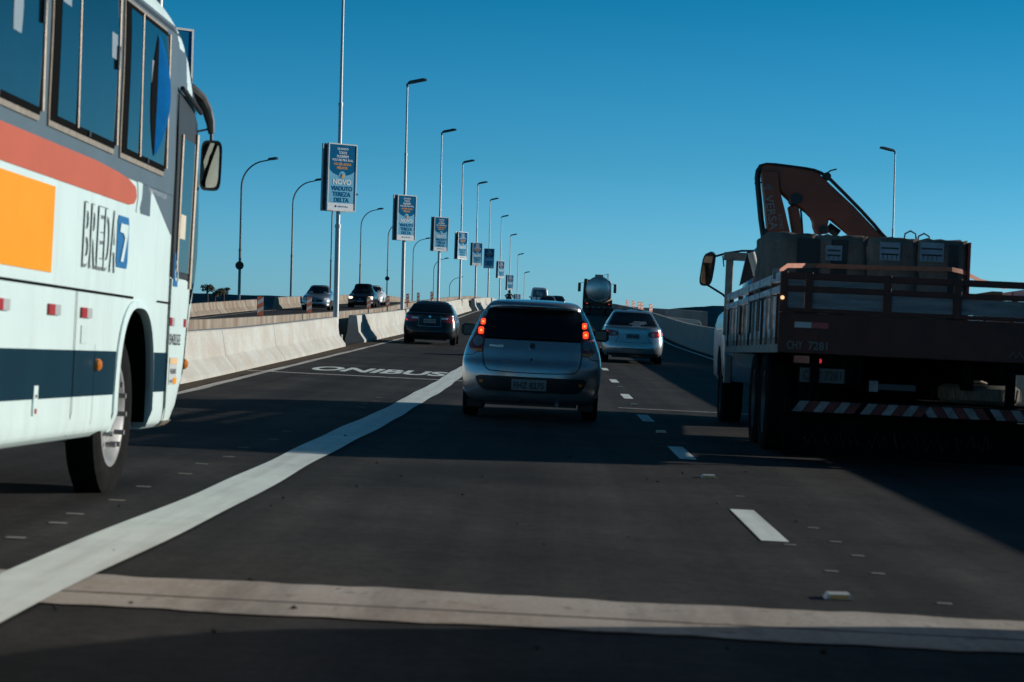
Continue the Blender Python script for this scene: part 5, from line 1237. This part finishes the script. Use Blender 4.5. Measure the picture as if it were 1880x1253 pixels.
def van(X, Y, label):
    t = thing('white_van', label, 'van', rp(X, Y), yaw_pitch(X, Y, .8))
    B = Body([(.3, .80, .08, 4.6, .15, 4, .5, 2.6), (.42, .86, .0, 4.7, .18, 4, .6, 2.6), (1.0, .87, .02, 4.7, .2, 4, .7, 2.5), (1.25, .86, .05, 3.9, .2, 4, .6, 2.5), (1.95, .78, .14, 3.2, .2, 4, .4, 2.6), (2.16, .70, .22, 2.9, .2, 3.5, .4, 2.6), (2.24, .5, .45, 2.6, .25, 3, .4, 2.5)])
    link('body', B.mesh('body', 10), 'white_paint', t); R = rear_fn(B)
    wn = skin('rear_window', R, [(1.25, -.70, .70), (2.02, -.62, .62)], mat('van_glass', (.09, .12, .14), .2), t, .006, .02, 6, 12)
    skin('window_sticker', R, [(1.45, -.30, -.02), (1.85, -.30, -.02)], 'sticker', wn, .012, .006, 2, 3); skin('window_sticker', R, [(1.40, .05, .32), (1.75, .05, .32)], 'sticker', wn, .012, .006, 2, 3)
    for sg in (-1, 1): skin('tail_light', R, [(.8, min(sg*.70, sg*.83), max(sg*.70, sg*.83)), (1.2, min(sg*.70, sg*.83), max(sg*.70, sg*.83))], 'red_lens', t, .01, .02, 4, 3)
    wheels4(t, .9, 3.7, .75, .33, .22); mirror_pod(t, B, 3.3, 1.2, 'black')
van(-1.35, 214.0, 'white van with a pale rear sticker at the crest')
van(3.28, 4.1, 'unseen white van right of frame, added to cast the lower right road shadow')  # van outside the view, added to throw the near-road shadow
def motorcycle():
    X, Y = -3.95, 200.0
    t = thing('motorcycle', 'dark motorcycle ridden along the left of the crest', 'motorcycle', rp(X, Y), yaw_pitch(X, Y, .6))
    wheel(t, 0, .32, .31, .13, 1, 'dark'); wheel(t, 0, 1.62, .31, .11, 1, 'dark')
    MB().prism([(.35, .72), (1.0, .70), (1.35, .78), (1.30, .95), (.95, .98), (.85, .86), (.25, .86), (.05, .80)], -.13, .13, lambda a, b_, q: (q, a, b_)).build('seat_and_tank', 'black', t, bevel=.03)
    MB().box((-.17, .5, .25), (.17, 1.15, .68)).build('engine', 'dark_steel', t, bevel=.04)
    MB().box((-.26, -.22, .86), (.26, .18, 1.18)).build('top_box', 'black', t, bevel=.04)
    MB().box((-.08, -.03, .66), (.08, .0, .74)).build('tail_light', 'red_dim', t, bevel=.01)
    for sg in (-1, 1):
        MB().tube([(0, 1.3, 1.0), (sg*.2, 1.25, 1.05), (sg*.38, 1.12, 1.03)], .018, 8).build('handlebar', 'black', t)
        MB().tube([(sg*.30, 1.2, 1.04), (sg*.36, 1.22, 1.22)], .01, 6).build('mirror_stem', 'black', t)
        MB().box((sg*.38-.07, 1.2, 1.2), (sg*.38+.07, 1.23, 1.3)).build('side_mirror', 'black', t, bevel=.02)
        MB().tube([(sg*.07, 1.62, .31), (sg*.08, 1.35, .98)], .025, 8).build('fork', 'dark_steel', t)
    MB().tube([(.16, .2, .3), (.16, .9, .35)], .045, 10).build('exhaust_pipe', 'dark_steel', t)
    p = thing('person', 'rider in dark clothes and helmet on the motorcycle, seen from behind', 'person', rp(X, Y), yaw_pitch(X, Y, .6))
    J = dict(pel=(0, .52, .93), ch=(0, .62, 1.22), nk=(0, .70, 1.45), hd=(0, .74, 1.58), lsh=(-.19, .68, 1.40), lel=(-.33, .88, 1.20), lha=(-.36, 1.12, 1.08), rsh=(.19, .68, 1.40), rel=(.33, .88, 1.20), rha=(.36, 1.12, 1.08),
             lhp=(-.12, .56, .90), lkn=(-.25, .98, .82), lan=(-.20, .78, .42), lto=(-.20, .95, .38), rhp=(.12, .56, .90), rkn=(.25, .98, .82), ran=(.20, .78, .42), rto=(.20, .95, .38))
    Ks = list(J); E_ = [('pel', 'ch'), ('ch', 'nk'), ('nk', 'hd'), ('ch', 'lsh'), ('lsh', 'lel'), ('lel', 'lha'), ('ch', 'rsh'), ('rsh', 'rel'), ('rel', 'rha'), ('pel', 'lhp'), ('lhp', 'lkn'), ('lkn', 'lan'), ('lan', 'lto'), ('pel', 'rhp'), ('rhp', 'rkn'), ('rkn', 'ran'), ('ran', 'rto')]
    rad_ = dict(pel=.15, ch=.17, nk=.065, hd=.07, lsh=.085, rsh=.085, lel=.055, rel=.055, lha=.04, rha=.04, lhp=.10, rhp=.10, lkn=.07, rkn=.07, lan=.05, ran=.05, lto=.04, rto=.04)
    me = bpy.data.meshes.new('rider_body'); me.from_pydata([J[k] for k in Ks], [(Ks.index(a), Ks.index(b_)) for a, b_ in E_], [])
    o = link('rider_body', me, mat('rider_clothes', (.02, .021, .024), .8), p)
    o.modifiers.new('skin', 'SKIN'); 
    for i, k in enumerate(Ks):
        sv = me.skin_vertices[0].data[i] if me.skin_vertices else None
        if sv: sv.radius = (rad_[k], rad_[k]); sv.use_root = (k == 'pel')
    s_ = o.modifiers.new('sub', 'SUBSURF'); s_.levels = 1; s_.render_levels = 2
    MB().lathe([(-.16, .001), (-.15, .08), (-.08, .135), (.02, .15), (.10, .12), (.155, .05), (.16, .001)], (0, .75, 1.62), 'z', 20, closed=False).build('helmet', mat('helmet_black', (.015, .015, .016), .25), p, smooth=60)
motorcycle()

# ================================================================== TREES BEHIND THE LEFT BARRIER
M.update(leaf=mat('dry_leaf', (0.10, 0.075, 0.045), 0.8, 0, .4, 3), leaf2=mat('green_leaf', (0.05, 0.06, 0.028), 0.8, 0, .4, 3), bark=mat('tree_bark', (.07, .05, .04), .9))
def tree(px, ptop, Y, wpx, label, seed):
    rr = random.Random(seed); X = (px-1010)*Y/FPX; zt = CAMH + (558-ptop)*Y/FPX; half = wpx*Y/FPX/2
    t = thing('tree', label, 'tree', (X, Y, -11))
    MB().tube([(0, 0, 0), (.1, 0, (zt+11)*.5), (0, .1, zt+11-half*.9)], [.28, .2, .1], 8).build('trunk', 'bark', t)
    tips = []; b = MB()
    for k in range(9):
        a = rr.uniform(0, 6.28); L_ = half*rr.uniform(.5, 1.0); s = V((0, .1, zt+11-half*1.0)); e = s + V((L_*math.cos(a), L_*math.sin(a)*.7, half*rr.uniform(-.1, .8)))
        b = MB().tube([s, s.lerp(e, .5)+V((0, 0, .12)), e], [.06, .04, .02], 6).build('limb', 'bark', t); tips.append(e)
    cr = MB()
    for e in tips:
        for _ in range(90):
            c = e + V((rr.gauss(0, .35), rr.gauss(0, .35), rr.gauss(0, .22)))*half*.55; d_ = V((rr.uniform(-1, 1), rr.uniform(-1, 1), rr.uniform(-.4, 1))).normalized(); q = d_.cross(V((rr.uniform(-1, 1), rr.uniform(-1, 1), .3))).normalized(); L_ = rr.uniform(.10, .24)
            cr.add([c, c+d_*L_*.5+q*L_*.2, c+d_*L_, c+d_*L_*.5-q*L_*.2], [(0, 1, 2, 3)])
    cr.build('crown', 'leaf' if seed % 2 else 'leaf2', t, smooth=0)
tree(378, 524, 210, 20, 'taller brown tree top above the left barrier beside the bus', 3)
tree(392, 531, 206, 26, 'middle low tree top above the left barrier', 4)
tree(408, 530, 212, 18, 'small right tree top above the left barrier', 5)
